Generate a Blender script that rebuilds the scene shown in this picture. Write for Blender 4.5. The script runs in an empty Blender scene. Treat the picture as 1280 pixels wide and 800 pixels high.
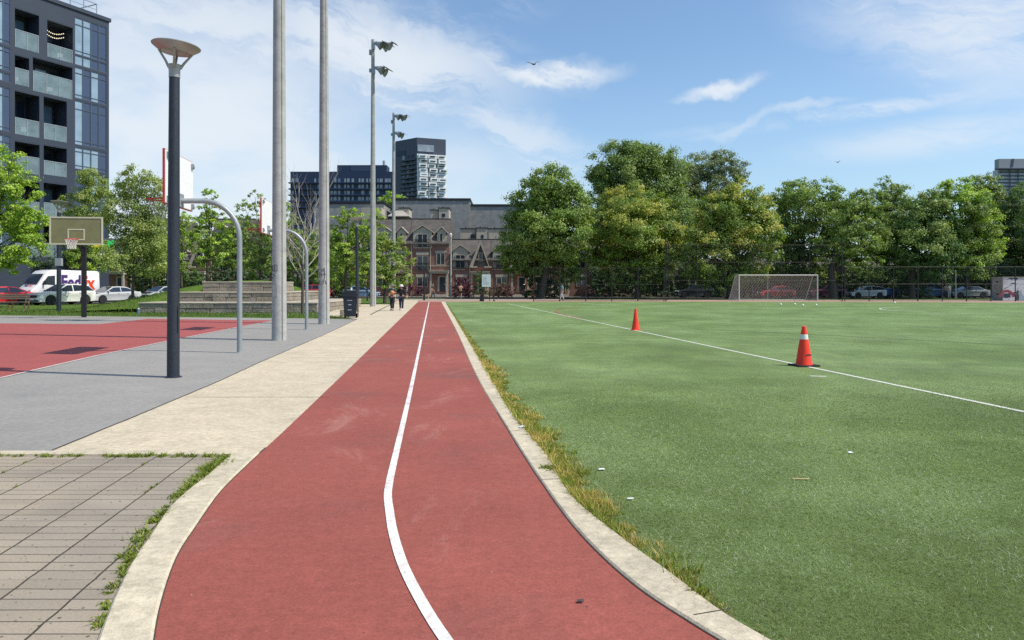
import bpy, bmesh, math, random
import numpy as np
from mathutils import Vector, Matrix
R = math.radians
random.seed(7)
scene = bpy.context.scene
COL = scene.collection
# ------------------------------------------------------------------ camera model of the photograph (1280 x 800)
F, H, YH, CX = 925.0, 1.5, 357.0, 640.0
def G(px, py, z=0.0):
    Y = F * (H - z) / (py - YH)
    return Vector(((px - CX) / F * Y, Y, z))
def P(px, py, Y):
    return Vector(((px - CX) / F * Y, Y, H + (YH - py) / F * Y))
def XA(px, Y): return (px - CX) / F * Y
def ZA(py, Y): return H + (YH - py) / F * Y
def lin(r, g, b):
    f = lambda c: (c / 255 / 12.92) if c / 255 <= 0.04045 else ((c / 255 + 0.055) / 1.055) ** 2.4
    return (f(r), f(g), f(b))

# ------------------------------------------------------------------ objects
def link(o, parent=None):
    COL.objects.link(o)
    if parent is not None: o.parent = parent
    return o
def tag(o, label=None, cat=None, group=None, kind=None):
    if label: o['label'] = label
    if cat: o['category'] = cat
    if group: o['group'] = group
    if kind: o['kind'] = kind
    return o
def thing(name, label, cat, loc=(0, 0, 0), rz=0.0, group=None):
    o = bpy.data.objects.new(name, None)
    o.empty_display_size = 0.2
    o.location = loc; o.rotation_euler = (0, 0, rz)
    return tag(link(o), label, cat, group)
def copy_tree(o, parent=None):
    c = o.copy(); COL.objects.link(c)
    if parent is not None: c.parent = parent
    for ch in list(o.children): copy_tree(ch, c)
    return c
def dup(o, loc, rz=None, label=None, scale=None):
    c = copy_tree(o); c.location = loc
    if rz is not None: c.rotation_euler = (0, 0, rz)
    if label: c['label'] = label
    if scale: c.scale = (scale,) * 3
    return c

class MB:
    def __init__(s): s.v = []; s.f = []; s.m = []; s.cur = 0
    def add(s, verts, faces, T=None):
        n = len(s.v)
        for v in verts:
            v = Vector(v)
            s.v.append(T @ v if T is not None else v)
        for f in faces: s.f.append([i + n for i in f]); s.m.append(s.cur)
        return s
    def box(s, x0, x1, y0, y1, z0, z1, T=None):
        V = [(x0,y0,z0),(x1,y0,z0),(x1,y1,z0),(x0,y1,z0),(x0,y0,z1),(x1,y0,z1),(x1,y1,z1),(x0,y1,z1)]
        return s.add(V, [(0,3,2,1),(4,5,6,7),(0,1,5,4),(1,2,6,5),(2,3,7,6),(3,0,4,7)], T)
    def cbox(s, c, sx, sy, sz, T=None):
        return s.box(c[0]-sx/2, c[0]+sx/2, c[1]-sy/2, c[1]+sy/2, c[2]-sz/2, c[2]+sz/2, T)
    def quad(s, a, b, c, d): return s.add([a, b, c, d], [(0, 1, 2, 3)])
    def tube(s, path, rad, n=10, cap=True):
        path = [Vector(p) for p in path]; k = len(path)
        rad = [rad] * k if not hasattr(rad, '__len__') else list(rad)
        t0 = (path[1] - path[0]).normalized()
        up = Vector((0, 0, 1)) if abs(t0.z) < 0.9 else Vector((1, 0, 0))
        u = t0.cross(up).normalized()
        V = []
        for i in range(k):
            t = (path[min(i+1, k-1)] - path[max(i-1, 0)]).normalized()
            u = (u - t * u.dot(t)).normalized(); w = t.cross(u)
            for j in range(n):
                a = 2 * math.pi * j / n
                V.append(path[i] + (u * math.cos(a) + w * math.sin(a)) * rad[i])
        Fc = [(i*n+j, i*n+(j+1) % n, (i+1)*n+(j+1) % n, (i+1)*n+j) for i in range(k-1) for j in range(n)]
        if cap: Fc += [tuple(range(n-1, -1, -1)), tuple(range((k-1)*n, k*n))]
        return s.add(V, Fc)
    def lathe(s, prof, n=24, T=None, cap=True):
        V = []; k = len(prof)
        for r, z in prof:
            for j in range(n):
                a = 2*math.pi*j/n; V.append((r*math.cos(a), r*math.sin(a), z))
        Fc = [(i*n+j, i*n+(j+1) % n, (i+1)*n+(j+1) % n, (i+1)*n+j) for i in range(k-1) for j in range(n)]
        if cap: Fc += [tuple(range(n-1, -1, -1)), tuple(range((k-1)*n, k*n))]
        return s.add(V, Fc, T)
    def sphere(s, c, rx, ry=None, rz=None, n=12, m=8, T=None):
        ry = ry or rx; rz = rz or rx
        V = [(c[0], c[1], c[2]-rz)]
        for i in range(1, m):
            a = math.pi*i/m - math.pi/2
            for j in range(n):
                b = 2*math.pi*j/n
                V.append((c[0]+rx*math.cos(a)*math.cos(b), c[1]+ry*math.cos(a)*math.sin(b), c[2]+rz*math.sin(a)))
        V.append((c[0], c[1], c[2]+rz)); L = len(V)-1
        Fc = [(0, 1+(j+1) % n, 1+j) for j in range(n)]
        for i in range(m-2):
            for j in range(n):
                a = 1+i*n
                Fc.append((a+j, a+(j+1) % n, a+n+(j+1) % n, a+n+j))
        a = 1+(m-2)*n
        Fc += [(a+j, a+(j+1) % n, L) for j in range(n)]
        return s.add(V, Fc, T)
    def prism(s, poly, d0, d1, axis='y', T=None):
        """poly: (a,b) pairs; axis y: (x,z) extruded along y; axis z: (x,y) along z; axis x: (y,z) along x"""
        def mk(a, b, d):
            return {'y': (a, d, b), 'z': (a, b, d), 'x': (d, a, b)}[axis]
        n = len(poly)
        V = [mk(a, b, d0) for a, b in poly] + [mk(a, b, d1) for a, b in poly]
        Fc = [tuple(range(n)), tuple(range(2*n-1, n-1, -1))] + [(j, n+j, n+(j+1) % n, (j+1) % n) for j in range(n)]
        return s.add(V, Fc, T)
    def build(s, name, mats, parent=None, smooth=False, angle=40, bevel=0, fix=True, segs=2):
        me = bpy.data.meshes.new(name)
        me.from_pydata([tuple(v) for v in s.v], [], s.f)
        mats = mats if isinstance(mats, (list, tuple)) else [mats]
        for m in mats: me.materials.append(m)
        if len(mats) > 1: me.polygons.foreach_set('material_index', s.m)
        if fix:
            bm = bmesh.new(); bm.from_mesh(me); bmesh.ops.recalc_face_normals(bm, faces=bm.faces)
            if bevel:
                bmesh.ops.bevel(bm, geom=[e for e in bm.edges if len(e.link_faces) == 2 and e.calc_face_angle(0) > R(25)], offset=bevel, segments=segs, affect='EDGES', clamp_overlap=True)
            bm.to_mesh(me); bm.free()
        if smooth:
            me.polygons.foreach_set('use_smooth', [True] * len(me.polygons))
            try: me.set_sharp_from_angle(angle=R(angle))
            except Exception: pass
        me.update()
        return link(bpy.data.objects.new(name, me), parent)

def np_mesh(name, verts, faces, mats, cols=None, parent=None, smooth=False):
    me = bpy.data.meshes.new(name)
    nv = len(verts); nf, k = faces.shape
    me.vertices.add(nv); me.vertices.foreach_set('co', verts.astype(np.float32).ravel())
    me.loops.add(nf * k); me.loops.foreach_set('vertex_index', faces.astype(np.int32).ravel())
    me.polygons.add(nf)
    me.polygons.foreach_set('loop_start', np.arange(0, nf*k, k, dtype=np.int32))
    me.polygons.foreach_set('loop_total', np.full(nf, k, dtype=np.int32))
    if smooth: me.polygons.foreach_set('use_smooth', np.ones(nf, dtype=bool))
    me.materials.append(mats)
    if cols is not None:
        a = me.attributes.new('Col', 'FLOAT_COLOR', 'POINT')
        a.data.foreach_set('color', np.hstack([cols, np.ones((nv, 1))]).astype(np.float32).ravel())
    me.update(calc_edges=True); me.validate()
    return link(bpy.data.objects.new(name, me), parent)

# ------------------------------------------------------------------ materials
class NT:
    def __init__(s, tree): s.t = tree; s.n = tree.nodes; s.l = tree.links
    def node(s, typ, **kw):
        n = s.n.new(typ)
        for k, v in kw.items(): setattr(n, k, v)
        return n
    def put(s, sock, val):
        if isinstance(val, bpy.types.NodeSocket): s.l.new(val, sock)
        elif val is not None:
            if sock.type == 'RGBA' and len(val) == 3: val = (*val, 1)
            sock.default_value = val
    def math(s, op, a, b=None, c=None, clamp=False):
        n = s.node('ShaderNodeMath', operation=op, use_clamp=clamp)
        s.put(n.inputs[0], a)
        if b is not None: s.put(n.inputs[1], b)
        if c is not None: s.put(n.inputs[2], c)
        return n.outputs[0]
    def noise(s, vec, scale, detail=5, rough=0.55, dist=0.0, out=0):
        n = s.node('ShaderNodeTexNoise')
        s.put(n.inputs['Vector'], vec); n.inputs['Scale'].default_value = scale
        n.inputs['Detail'].default_value = detail; n.inputs['Roughness'].default_value = rough
        n.inputs['Distortion'].default_value = dist
        return n.outputs[out]
    def ramp(s, x, a, b, lo=0.0, hi=1.0, smooth=True):
        n = s.node('ShaderNodeMapRange'); n.interpolation_type = 'SMOOTHSTEP' if smooth else 'LINEAR'
        s.put(n.inputs[0], x); n.inputs[1].default_value = a; n.inputs[2].default_value = b
        n.inputs[3].default_value = lo; n.inputs[4].default_value = hi
        return n.outputs[0]
    def mix(s, f, a, b, blend='MIX'):
        n = s.node('ShaderNodeMix', data_type='RGBA', blend_type=blend)
        s.put(n.inputs[0], f); s.put(n.inputs[6], a); s.put(n.inputs[7], b)
        return n.outputs[2]
    def comb(s, x, y, z):
        n = s.node('ShaderNodeCombineXYZ'); s.put(n.inputs[0], x); s.put(n.inputs[1], y); s.put(n.inputs[2], z)
        return n.outputs[0]
    def sep(s, v):
        n = s.node('ShaderNodeSeparateXYZ'); s.put(n.inputs[0], v); return n.outputs
    def scale(s, v, f):
        n = s.node('ShaderNodeVectorMath', operation='MULTIPLY'); s.put(n.inputs[0], v); s.put(n.inputs[1], f); return n.outputs[0]

def newmat(name):
    m = bpy.data.materials.new(name); m.use_nodes = True
    t = NT(m.node_tree); t.n.clear()
    out = t.node('ShaderNodeOutputMaterial'); bs = t.node('ShaderNodeBsdfPrincipled')
    t.l.new(bs.outputs[0], out.inputs[0])
    t.bs = bs; t.out = out
    t.obj = t.node('ShaderNodeTexCoord').outputs['Object']
    return m, t
def mat(name, col, rough=0.7, layers=((3, .15, 5),), specks=(), bump=(), metal=0.0, spec=0.5, stretch=(1, 1, 1), tint=None, coat=0, wear=None):
    """layers: (scale, amount, detail) brightness noise; specks: (scale, radius, keep, colour); bump: (scale, strength, distance); tint: (scale, lo, hi, colour)"""
    m, t = newmat(name)
    vec = t.scale(t.obj, stretch) if stretch != (1, 1, 1) else t.obj
    c = None; val = None
    for sc, am, de, *ro in layers:
        v = t.ramp(t.noise(vec, sc, de, ro[0] if ro else .55), 0.25, 0.75, 1 - am, 1 + am, False)
        val = v if val is None else t.math('MULTIPLY', val, v)
    c = (*col, 1)
    if tint:
        c = t.mix(t.ramp(t.noise(vec, tint[0], 6, .6), tint[1], tint[2]), c, (*tint[3], 1))
    if wear:
        c = t.mix(t.math('MULTIPLY', t.ramp(t.noise(t.scale(t.obj, (1, .45, 1)), wear[0], 9, .72, .6), wear[1], wear[2]), .55), c, (*wear[3], 1))
    if val is not None: c = t.mix(1.0, c, t.comb(val, val, val), 'MULTIPLY')
    for sc, rad, keep, scol in specks:
        vo = t.node('ShaderNodeTexVoronoi'); t.put(vo.inputs['Vector'], t.obj); vo.inputs['Scale'].default_value = sc
        rnd = t.sep(vo.outputs['Color'])[0]
        msk = t.math('MULTIPLY', t.math('LESS_THAN', vo.outputs['Distance'], rad), t.math('LESS_THAN', rnd, keep))
        c = t.mix(msk, c, (*scol, 1))
    t.put(t.bs.inputs['Base Color'], c)
    t.bs.inputs['Roughness'].default_value = rough; t.bs.inputs['Metallic'].default_value = metal
    t.bs.inputs['Specular IOR Level'].default_value = spec
    t.bs.inputs['Coat Weight'].default_value = coat
    if bump:
        b = t.node('ShaderNodeBump'); b.inputs['Strength'].default_value = bump[1]; b.inputs['Distance'].default_value = bump[2]
        t.put(b.inputs['Height'], t.noise(t.obj, bump[0], 8)); t.put(t.bs.inputs['Normal'], b.outputs[0])
    return m
def leafmat(name, trans=0.35, rough=0.5, k=1.0):
    m, t = newmat(name)
    at = t.node('ShaderNodeAttribute', attribute_name='Col')
    t.put(t.bs.inputs['Base Color'], at.outputs['Color']); t.bs.inputs['Roughness'].default_value = rough
    t.bs.inputs['Specular IOR Level'].default_value = 0.35
    tr = t.node('ShaderNodeBsdfTranslucent'); t.put(tr.inputs[0], t.mix(1.0, at.outputs['Color'], (1.3*k, 1.35*k, .5*k, 1), 'MULTIPLY'))
    mx = t.node('ShaderNodeMixShader'); mx.inputs[0].default_value = trans
    t.l.new(t.bs.outputs[0], mx.inputs[1]); t.l.new(tr.outputs[0], mx.inputs[2]); t.l.new(mx.outputs[0], t.out.inputs[0])
    return m
def glassmat(name, col=(.03, .04, .05), rough=.06, spec=.8):
    return mat(name, col, rough, ((.7, .25, 2),), spec=spec)
def brickmat(name, c1, c2, mortar, bw, bh, ms, rough=.85, swap='xz'):
    m, t = newmat(name)
    x, y, z = t.sep(t.obj)
    u = t.math('ADD', x, y) if swap == 'xz' else x
    v = z if swap == 'xz' else y
    b = t.node('ShaderNodeTexBrick'); t.put(b.inputs['Vector'], t.comb(u, v, 0.0))
    b.inputs['Color1'].default_value = (*c1, 1); b.inputs['Color2'].default_value = (*c2, 1); b.inputs['Mortar'].default_value = (*mortar, 1)
    b.inputs['Scale'].default_value = 1; b.inputs['Brick Width'].default_value = bw; b.inputs['Row Height'].default_value = bh; b.inputs['Mortar Size'].default_value = ms
    n = t.ramp(t.noise(t.obj, 1.3, 6), .25, .75, .75, 1.25, False)
    t.put(t.bs.inputs['Base Color'], t.mix(1.0, b.outputs['Color'], t.comb(n, n, n), 'MULTIPLY'))
    t.bs.inputs['Roughness'].default_value = rough
    return m
def netmat(name, col, cell, wire, rough=.6, plane='xz'):
    """mesh of crossing wires, real holes between them"""
    m, t = newmat(name)
    x, y, z = t.sep(t.obj)
    h = t.math('ADD', x, t.math('MULTIPLY', y, 0.8))
    a = t.math('ADD', h, z); b = t.math('SUBTRACT', h, z)
    ln = lambda q: t.math('LESS_THAN', t.math('ABSOLUTE', t.math('SUBTRACT', t.math('FRACT', t.math('DIVIDE', q, cell)), .5)), wire / cell / 2)
    msk = t.math('MAXIMUM', ln(a), ln(b))
    t.bs.inputs['Base Color'].default_value = (*col, 1); t.bs.inputs['Roughness'].default_value = rough
    tp = t.node('ShaderNodeBsdfTransparent'); mx = t.node('ShaderNodeMixShader')
    t.put(mx.inputs[0], msk); t.l.new(tp.outputs[0], mx.inputs[1]); t.l.new(t.bs.outputs[0], mx.inputs[2]); t.l.new(mx.outputs[0], t.out.inputs[0])
    return m

M = {}
M['steel'] = mat('steel', (.33, .35, .36), .45, ((4, .12, 5),), metal=.6)
M['galv'] = mat('galv', (.30, .33, .34), .5, ((3, .14, 6), (40, .06, 2)), metal=.35)
M['silver'] = mat('silver', (.36, .34, .32), .42, ((5, .08, 4),), metal=.55)
M['darkpole'] = mat('darkpole', (.016, .021, .032), .5, ((60, .5, 3), (4, .2, 4)), specks=((90, .3, .35, (.06, .07, .085)),), bump=(120, .4, .004))
M['black'] = mat('black', (.012, .012, .014), .5, ((8, .2, 3),))
M['white'] = mat('white', (.80, .80, .79), .45, ((2.5, .05, 6),))
M['redpaint'] = mat('redpaint', (.42, .035, .03), .5, ((6, .15, 4),))
M['rimred'] = mat('rimred', (.6, .05, .03), .5, ((6, .15, 4),))
M['beige'] = mat('beige', (.42, .375, .305), .8, ((1.5, .1, 5),))
M['olive'] = mat('olive', (.20, .20, .085), .35, ((2.5, .15, 5),))
M['cream'] = mat('cream', (.55, .54, .38), .5, ((3, .08, 4),))
M['netwhite'] = mat('netwhite', (.6, .58, .54), .8, ())
M['polecon'] = mat('polecon', (.36, .355, .335), .8, ((.9, .16, 6), (3.5, .14, 6), (90, .08, 2)), specks=((3.5, .05, .5, (.12, .12, .12)),), tint=(1.6, .55, .8, (.24, .235, .22)), stretch=(1.4, 1.4, 2.2), bump=(60, .15, .01))
M['glass'] = glassmat('glass', (.015, .024, .04))
M['glassblue'] = glassmat('glassblue', (.08, .13, .20), .08, 1.0)
M['rubber'] = mat('rubber', (.015, .015, .016), .8, ((9, .2, 3),))
M['trunk'] = mat('trunk', (.085, .068, .052), .9, ((6, .3, 6),), stretch=(1, 1, .25), bump=(20, .5, .03))
M['deadwood'] = mat('deadwood', (.36, .32, .28), .85, ((5, .2, 5),))
M['leaf'] = leafmat('leaf'); M['leafd'] = leafmat('leafd', .25)
M['blade'] = leafmat('blade', .3, .6)
M['wood'] = mat('wood', (.21, .16, .115), .75, ((2, .2, 5), (20, .2, 4)), stretch=(1, 6, 6))
M['chrome'] = mat('chrome', (.5, .5, .52), .25, (), metal=.9)
M['lamp'] = mat('lamp', (.75, .76, .78), .15, ())
M['tail'] = mat('tail', (.35, .01, .01), .25, ())
M['skin'] = mat('skin', (.45, .26, .18), .55, ((20, .05, 2),))
M['shingle'] = brickmat('shingle', (.088, .078, .070), (.125, .11, .10), (.045, .04, .036), .35, .16, .012)
M['brick'] = brickmat('brick', (.29, .105, .072), (.21, .083, .06), (.24, .19, .16), .24, .08, .012)
M['block'] = brickmat('block', (.30, .298, .288), (.26, .258, .25), (.21, .21, .205), .8, .4, .014)
M['stone'] = mat('stone', (.27, .235, .185), .9, ((1.3, .28, 7), (8, .25, 6)), bump=(9, .8, .06), tint=(.9, .5, .8, (.13, .115, .10)))
M['stone_top'] = mat('stone_top', (.42, .37, .29), .9, ((.8, .15, 6), (9, .1, 5)), bump=(12, .3, .02))

# ------------------------------------------------------------------ ground materials
m, t = newmat('turf_mat'); M['turf'] = m
x, y, z = t.sep(t.obj)
big = t.ramp(t.noise(t.obj, .42, 6, .65), .3, .7, .70, 1.30, False)
mid = t.ramp(t.noise(t.scale(t.obj, (1, .55, 1)), 1.9, 10, .75), .28, .72, .74, 1.28, False)
fin = t.ramp(t.noise(t.obj, 26, 12, .85), .3, .7, .55, 1.5, False)
v = t.math('MULTIPLY', t.math('MULTIPLY', big, mid), fin)
c = t.mix(t.ramp(t.noise(t.obj, .22, 6, .65), .38, .66), (.106, .168, .031, 1), (.152, .220, .068, 1))  # broad paler areas: silvery sheen of leaning blades put into the colour
glint_n = t.math('MULTIPLY', t.ramp(t.noise(t.obj, 42, 8, .8), .52, .66), t.ramp(t.noise(t.obj, .42, 6, .65), .42, .64))
c = t.mix(t.math('MULTIPLY', glint_n, .9), c, (.34, .42, .27, 1))  # pale flecks: glints off the blades painted into the base colour
c = t.mix(1.0, c, t.comb(v, v, v), 'MULTIPLY')
vo = t.node('ShaderNodeTexVoronoi'); t.put(vo.inputs['Vector'], t.obj); vo.inputs['Scale'].default_value = 2.1
c = t.mix(t.math('MULTIPLY', t.math('LESS_THAN', vo.outputs['Distance'], .03), t.math('LESS_THAN', t.sep(vo.outputs['Color'])[0], .13)), c, (.6, .62, .6, 1))
t.put(t.bs.inputs['Base Color'], c); t.bs.inputs['Roughness'].default_value = .55; t.bs.inputs['Specular IOR Level'].default_value = .12
t.bs.inputs['Sheen Weight'].default_value = .22; t.bs.inputs['Sheen Roughness'].default_value = .5; t.bs.inputs['Sheen Tint'].default_value = (.85, .95, .5, 1)
b = t.node('ShaderNodeBump'); b.inputs['Strength'].default_value = .9; b.inputs['Distance'].default_value = .02
t.put(b.inputs['Height'], t.noise(t.obj, 110, 4, .8)); t.put(t.bs.inputs['Normal'], b.outputs[0])

M['track'] = mat('track', (.280, .080, .062), .8, ((.45, .12, 6), (1.7, .09, 8, .65), (13, .30, 12, .86), (60, .30, 6, .8)),
    specks=((14, .06, .16, (.05, .035, .035)), (7, .045, .22, (.07, .045, .04)), (9, .035, .14, (.5, .42, .4)), (3.2, .022, .2, (.06, .04, .04)), (31, .12, .10, (.40, .15, .13))), bump=(170, .5, .006), tint=(.55, .50, .74, (.215, .085, .072)), spec=.2, wear=(.9, .54, .70, (.40, .20, .165)))
M['courtred'] = mat('courtred', (.32, .078, .070), .75, ((.25, .07, 5), (1.4, .10, 8, .65), (14, .28, 12, .82)), bump=(150, .2, .004), spec=.3)
M['courtgray'] = mat('courtgray', (.27, .256, .234), .7, ((.22, .09, 6), (1.6, .10, 8, .65), (14, .34, 12, .82)), specks=((3.0, .03, .3, (.06, .06, .06)), (1.1, .03, .3, (.12, .12, .12))), wear=(.35, .58, .75, (.19, .19, .19)), bump=(150, .2, .004), spec=.35)
M['concrete'] = mat('concrete', (.50, .43, .315), .85, ((.5, .10, 6), (3, .16, 8, .65), (16, .45, 12, .82)), specks=((5, .05, .4, (.2, .17, .12)), (11, .03, .2, (.65, .6, .5)), (2.1, .035, .4, (.13, .11, .09))), wear=(.6, .55, .72, (.36, .32, .26)), bump=(90, .35, .008), tint=(1.2, .6, .85, (.40, .34, .25)), spec=.25)
M['kerb'] = mat('kerbmat', (.50, .44, .325), .85, ((.9, .12, 6), (5, .2, 8, .65), (22, .45, 12, .82)), wear=(1.8, .52, .72, (.33, .29, .225)), specks=((8, .04, .25, (.2, .17, .13)),), bump=(90, .5, .008), tint=(1.6, .58, .82, (.33, .29, .22)), spec=.25)
M['line'] = mat('linepaint', (.68, .66, .62), .7, ((2.5, .12, 6), (18, .35, 12, .8)), wear=(7, .49, .60, (.46, .33, .30)), specks=((16, .12, .10, (.3, .2, .19)), (45, .14, .10, (.42, .3, .28))), tint=(3.5, .62, .8, (.52, .45, .43)))
M['turfline'] = mat('turfline', (.52, .54, .46), .8, ((3, .1, 5), (80, .3, 3)))
M['turfred'] = mat('turfred', (.3, .06, .04), .8, ((3, .1, 5), (80, .3, 3)))
M['turfbrown'] = mat('turfbrown', (.12, .14, .05), .8, ((3, .1, 5), (80, .3, 3)))
M['courtline'] = mat('courtline', (.55, .5, .48), .7, ((6, .12, 5),))
M['asphalt'] = mat('asphalt', (.055, .055, .058), .85, ((.4, .15, 5), (60, .2, 3)))
M['sidewalk'] = mat('sidewalk', (.36, .33, .28), .85, ((.5, .12, 5), (12, .1, 5)))
M['farpath'] = mat('farpath', (.34, .22, .17), .85, ((.5, .1, 5), (12, .1, 5)))
M['lawn'] = mat('lawn', (.085, .15, .022), .9, ((.35, .2, 6), (9, .4, 5), (60, .4, 3)), tint=(1.1, .55, .8, (.15, .16, .05)), bump=(40, .9, .06), spec=.15)
M['darklawn'] = mat('darklawn', (.06, .11, .02), .9, ((.35, .2, 6), (9, .4, 5)), tint=(.7, .5, .8, (.12, .11, .05)), bump=(40, .9, .06), spec=.15)

# pavers: slabs laid in straight columns, real grooves through bump and dirt in the joints
m, t = newmat('paver_mat'); M['paver'] = m
x, y, z = t.sep(t.obj)
u = t.math('DIVIDE', t.math('ADD', x, t.math('MULTIPLY', y, .112)), .342)
v = t.math('DIVIDE', y, .118)
wob = t.math('MULTIPLY', t.math('SUBTRACT', t.noise(t.obj, 6, 3), .5), .05)
fu = t.math('ABSOLUTE', t.math('SUBTRACT', t.math('FRACT', t.math('ADD', u, wob)), .5))
fv = t.math('ABSOLUTE', t.math('SUBTRACT', t.math('FRACT', t.math('ADD', v, t.math('MULTIPLY', wob, 1.5))), .5))
row = t.math('ROUND', v)
wn = t.node('ShaderNodeTexWhiteNoise', noise_dimensions='2D'); t.put(wn.inputs['Vector'], t.comb(row, 3.0, 0.0))
ju = t.ramp(fu, .4885-.006, .4885, 0, 1); ju = t.ramp(fu, .478, .489, 0, 1)
jv = t.math('MULTIPLY', t.ramp(fv, .455, .480, 0, 1), t.ramp(wn.outputs[0], .12, .22, .05, 1))
j = t.math('MAXIMUM', ju, jv)
wn2 = t.node('ShaderNodeTexWhiteNoise', noise_dimensions='2D'); t.put(wn2.inputs['Vector'], t.comb(t.math('FLOOR', u), t.math('FLOOR', v), 0.0))
val = t.math('MULTIPLY', t.ramp(wn2.outputs[0], 0, 1, .91, 1.07, False), t.ramp(t.noise(t.obj, 1.2, 6), .25, .75, .86, 1.14, False))
val = t.math('MULTIPLY', val, t.ramp(t.noise(t.obj, 70, 5, .7), .25, .75, .78, 1.22, False))
c = t.mix(1.0, (.325, .274, .208, 1), t.comb(val, val, val), 'MULTIPLY')
c = t.mix(t.ramp(t.noise(t.obj, .55, 4), .45, .6), c, t.mix(1.0, (.285, .248, .198, 1), t.comb(val, val, val), 'MULTIPLY'))
for sc, rad, keep in ((22, .2, .12), (40, .22, .12)):
    vo = t.node('ShaderNodeTexVoronoi'); t.put(vo.inputs['Vector'], t.obj); vo.inputs['Scale'].default_value = sc
    c = t.mix(t.math('MULTIPLY', t.math('LESS_THAN', vo.outputs['Distance'], rad), t.math('LESS_THAN', t.sep(vo.outputs['Color'])[0], keep)), c, (.10, .085, .07, 1))
c = t.mix(t.math('MULTIPLY', j, .96), c, (.045, .04, .03, 1))
t.put(t.bs.inputs['Base Color'], c); t.bs.inputs['Roughness'].default_value = .85; t.bs.inputs['Specular IOR Level'].default_value = .25
b = t.node('ShaderNodeBump'); b.inputs['Strength'].default_value = .6; b.inputs['Distance'].default_value = .01
t.put(b.inputs['Height'], t.math('ADD', t.math('MULTIPLY', j, -1.0), t.math('MULTIPLY', t.noise(t.obj, 120, 5), .25))); t.put(t.bs.inputs['Normal'], b.outputs[0])

# ------------------------------------------------------------------ ground sheets
def sheet(name, pts, z, m, kind='structure', sub=False):
    mb = MB(); mb.add([(p[0], p[1], z) for p in pts], [tuple(range(len(pts)))])
    o = mb.build(name, m, fix=False)
    me = o.data
    bm = bmesh.new(); bm.from_mesh(me); bmesh.ops.triangulate(bm, faces=bm.faces); 
    for f in bm.faces:
        f.normal_update()
        if f.normal.z < 0: f.normal_flip()
    bm.to_mesh(me); bm.free()
    o['kind'] = kind
    return o
def spline(pts, n=8):
    pts = [Vector((p[0], p[1], 0)) for p in pts]; out = []
    for i in range(len(pts)-1):
        p0 = pts[max(i-1, 0)]; p1 = pts[i]; p2 = pts[i+1]; p3 = pts[min(i+2, len(pts)-1)]
        # centripetal Catmull-Rom
        t0 = 0; t1 = t0 + max((p1-p0).length, 1e-6)**.5; t2 = t1 + max((p2-p1).length, 1e-6)**.5; t3 = t2 + max((p3-p2).length, 1e-6)**.5
        for k in range(n):
            t = t1 + (t2-t1)*k/n
            A1 = p0*((t1-t)/(t1-t0)) + p1*((t-t0)/(t1-t0)) if t1-t0 > 2e-3 else p1
            A2 = p1*((t2-t)/(t2-t1)) + p2*((t-t1)/(t2-t1))
            A3 = p2*((t3-t)/(t3-t2)) + p3*((t-t2)/(t3-t2)) if t3-t2 > 2e-3 else p2
            B1 = A1*((t2-t)/(t2-t0)) + A2*((t-t0)/(t2-t0)); B2 = A2*((t3-t)/(t3-t1)) + A3*((t-t1)/(t3-t1))
            out.append(B1*((t2-t)/(t2-t1)) + B2*((t-t1)/(t2-t1)))
    out.append(pts[-1]); return out
def along(line, Y):
    for a, b in zip(line, line[1:]):
        if (a.y-Y)*(b.y-Y) <= 0 and a.y != b.y:
            k = (Y-a.y)/(b.y-a.y); return a.x + (b.x-a.x)*k
    return line[-1].x
def strip(name, A, B, z0, z1, m, kind='structure'):
    """slab between two polylines of the same length, with an upright edge on both sides"""
    n = len(A); mb = MB(); rows = []
    for a, b in zip(A, B): rows.append([(a.x, a.y, z0), (a.x, a.y, z1), (b.x, b.y, z1), (b.x, b.y, z0)])
    V = [p for r in rows for p in r]
    Fc = [(i*4+k, i*4+k+1, i*4+k+5, i*4+k+4) for i in range(n-1) for k in range(3)]
    mb.add(V, Fc); o = mb.build(name, m); o['kind'] = kind
    return o
def ribbon(name, line, w, z, m, kind='structure'):
    A = []; B = []
    for i, p in enumerate(line):
        d = (line[min(i+1, len(line)-1)] - line[max(i-1, 0)]).normalized(); nn = Vector((-d.y, d.x, 0))
        A.append(p + nn*w/2); B.append(p - nn*w/2)
    n = len(A); mb = MB()
    mb.add([(p.x, p.y, z) for p in A] + [(p.x, p.y, z) for p in B], [(i, i+1, n+i+1, n+i) for i in range(n-1)])
    o = mb.build(name, m); o['kind'] = kind
    if o.data.polygons[0].normal.z < 0: o.data.flip_normals()
    return o
def resample(line, Ys): return [Vector((along(line, Y), Y, 0)) for Y in Ys]

GP = lambda *pp: [G(*p) for p in pp]
far_l = G(522.5, 377.3); far_r = G(551.3, 377.3)
track_l = spline(GP((522.5, 377.3), (485, 413.5), (440, 457.5), (400, 496), (354, 540), (308.7, 582), (276, 614.7), (243.7, 660), (221, 696), (201.5, 751), (191.7, 799)) + [Vector((-1.30, 2.65, 0)), Vector((-.95, 2.05, 0)), Vector((-.3, 1.2, 0)), Vector((.8, .2, 0)), Vector((2.4, -1.0, 0))])
track_r = spline(GP((551.3, 377.3), (571, 415), (599, 477.5), (631, 531), (672, 596), (728, 671), (798, 735.7), (862.6, 778.7), (895, 798.6)) + [Vector((1.0, 2.9, 0)), Vector((1.3, 2.5, 0)), Vector((1.95, 1.9, 0)), Vector((3.2, 1.15, 0)), Vector((5.4, .3, 0))])
kerb_ro = spline(GP((556.4, 377.3), (579, 415), (611.5, 469), (637, 512.5), (685, 571.6), (717, 622.7), (782, 676.5), (841, 719.5), (905.6, 768), (957, 798.6)) + [Vector((1.22, 2.87, 0)), Vector((1.52, 2.48, 0)), Vector((2.15, 1.92, 0)), Vector((3.32, 1.3, 0)), Vector((5.5, .50, 0))])
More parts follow.
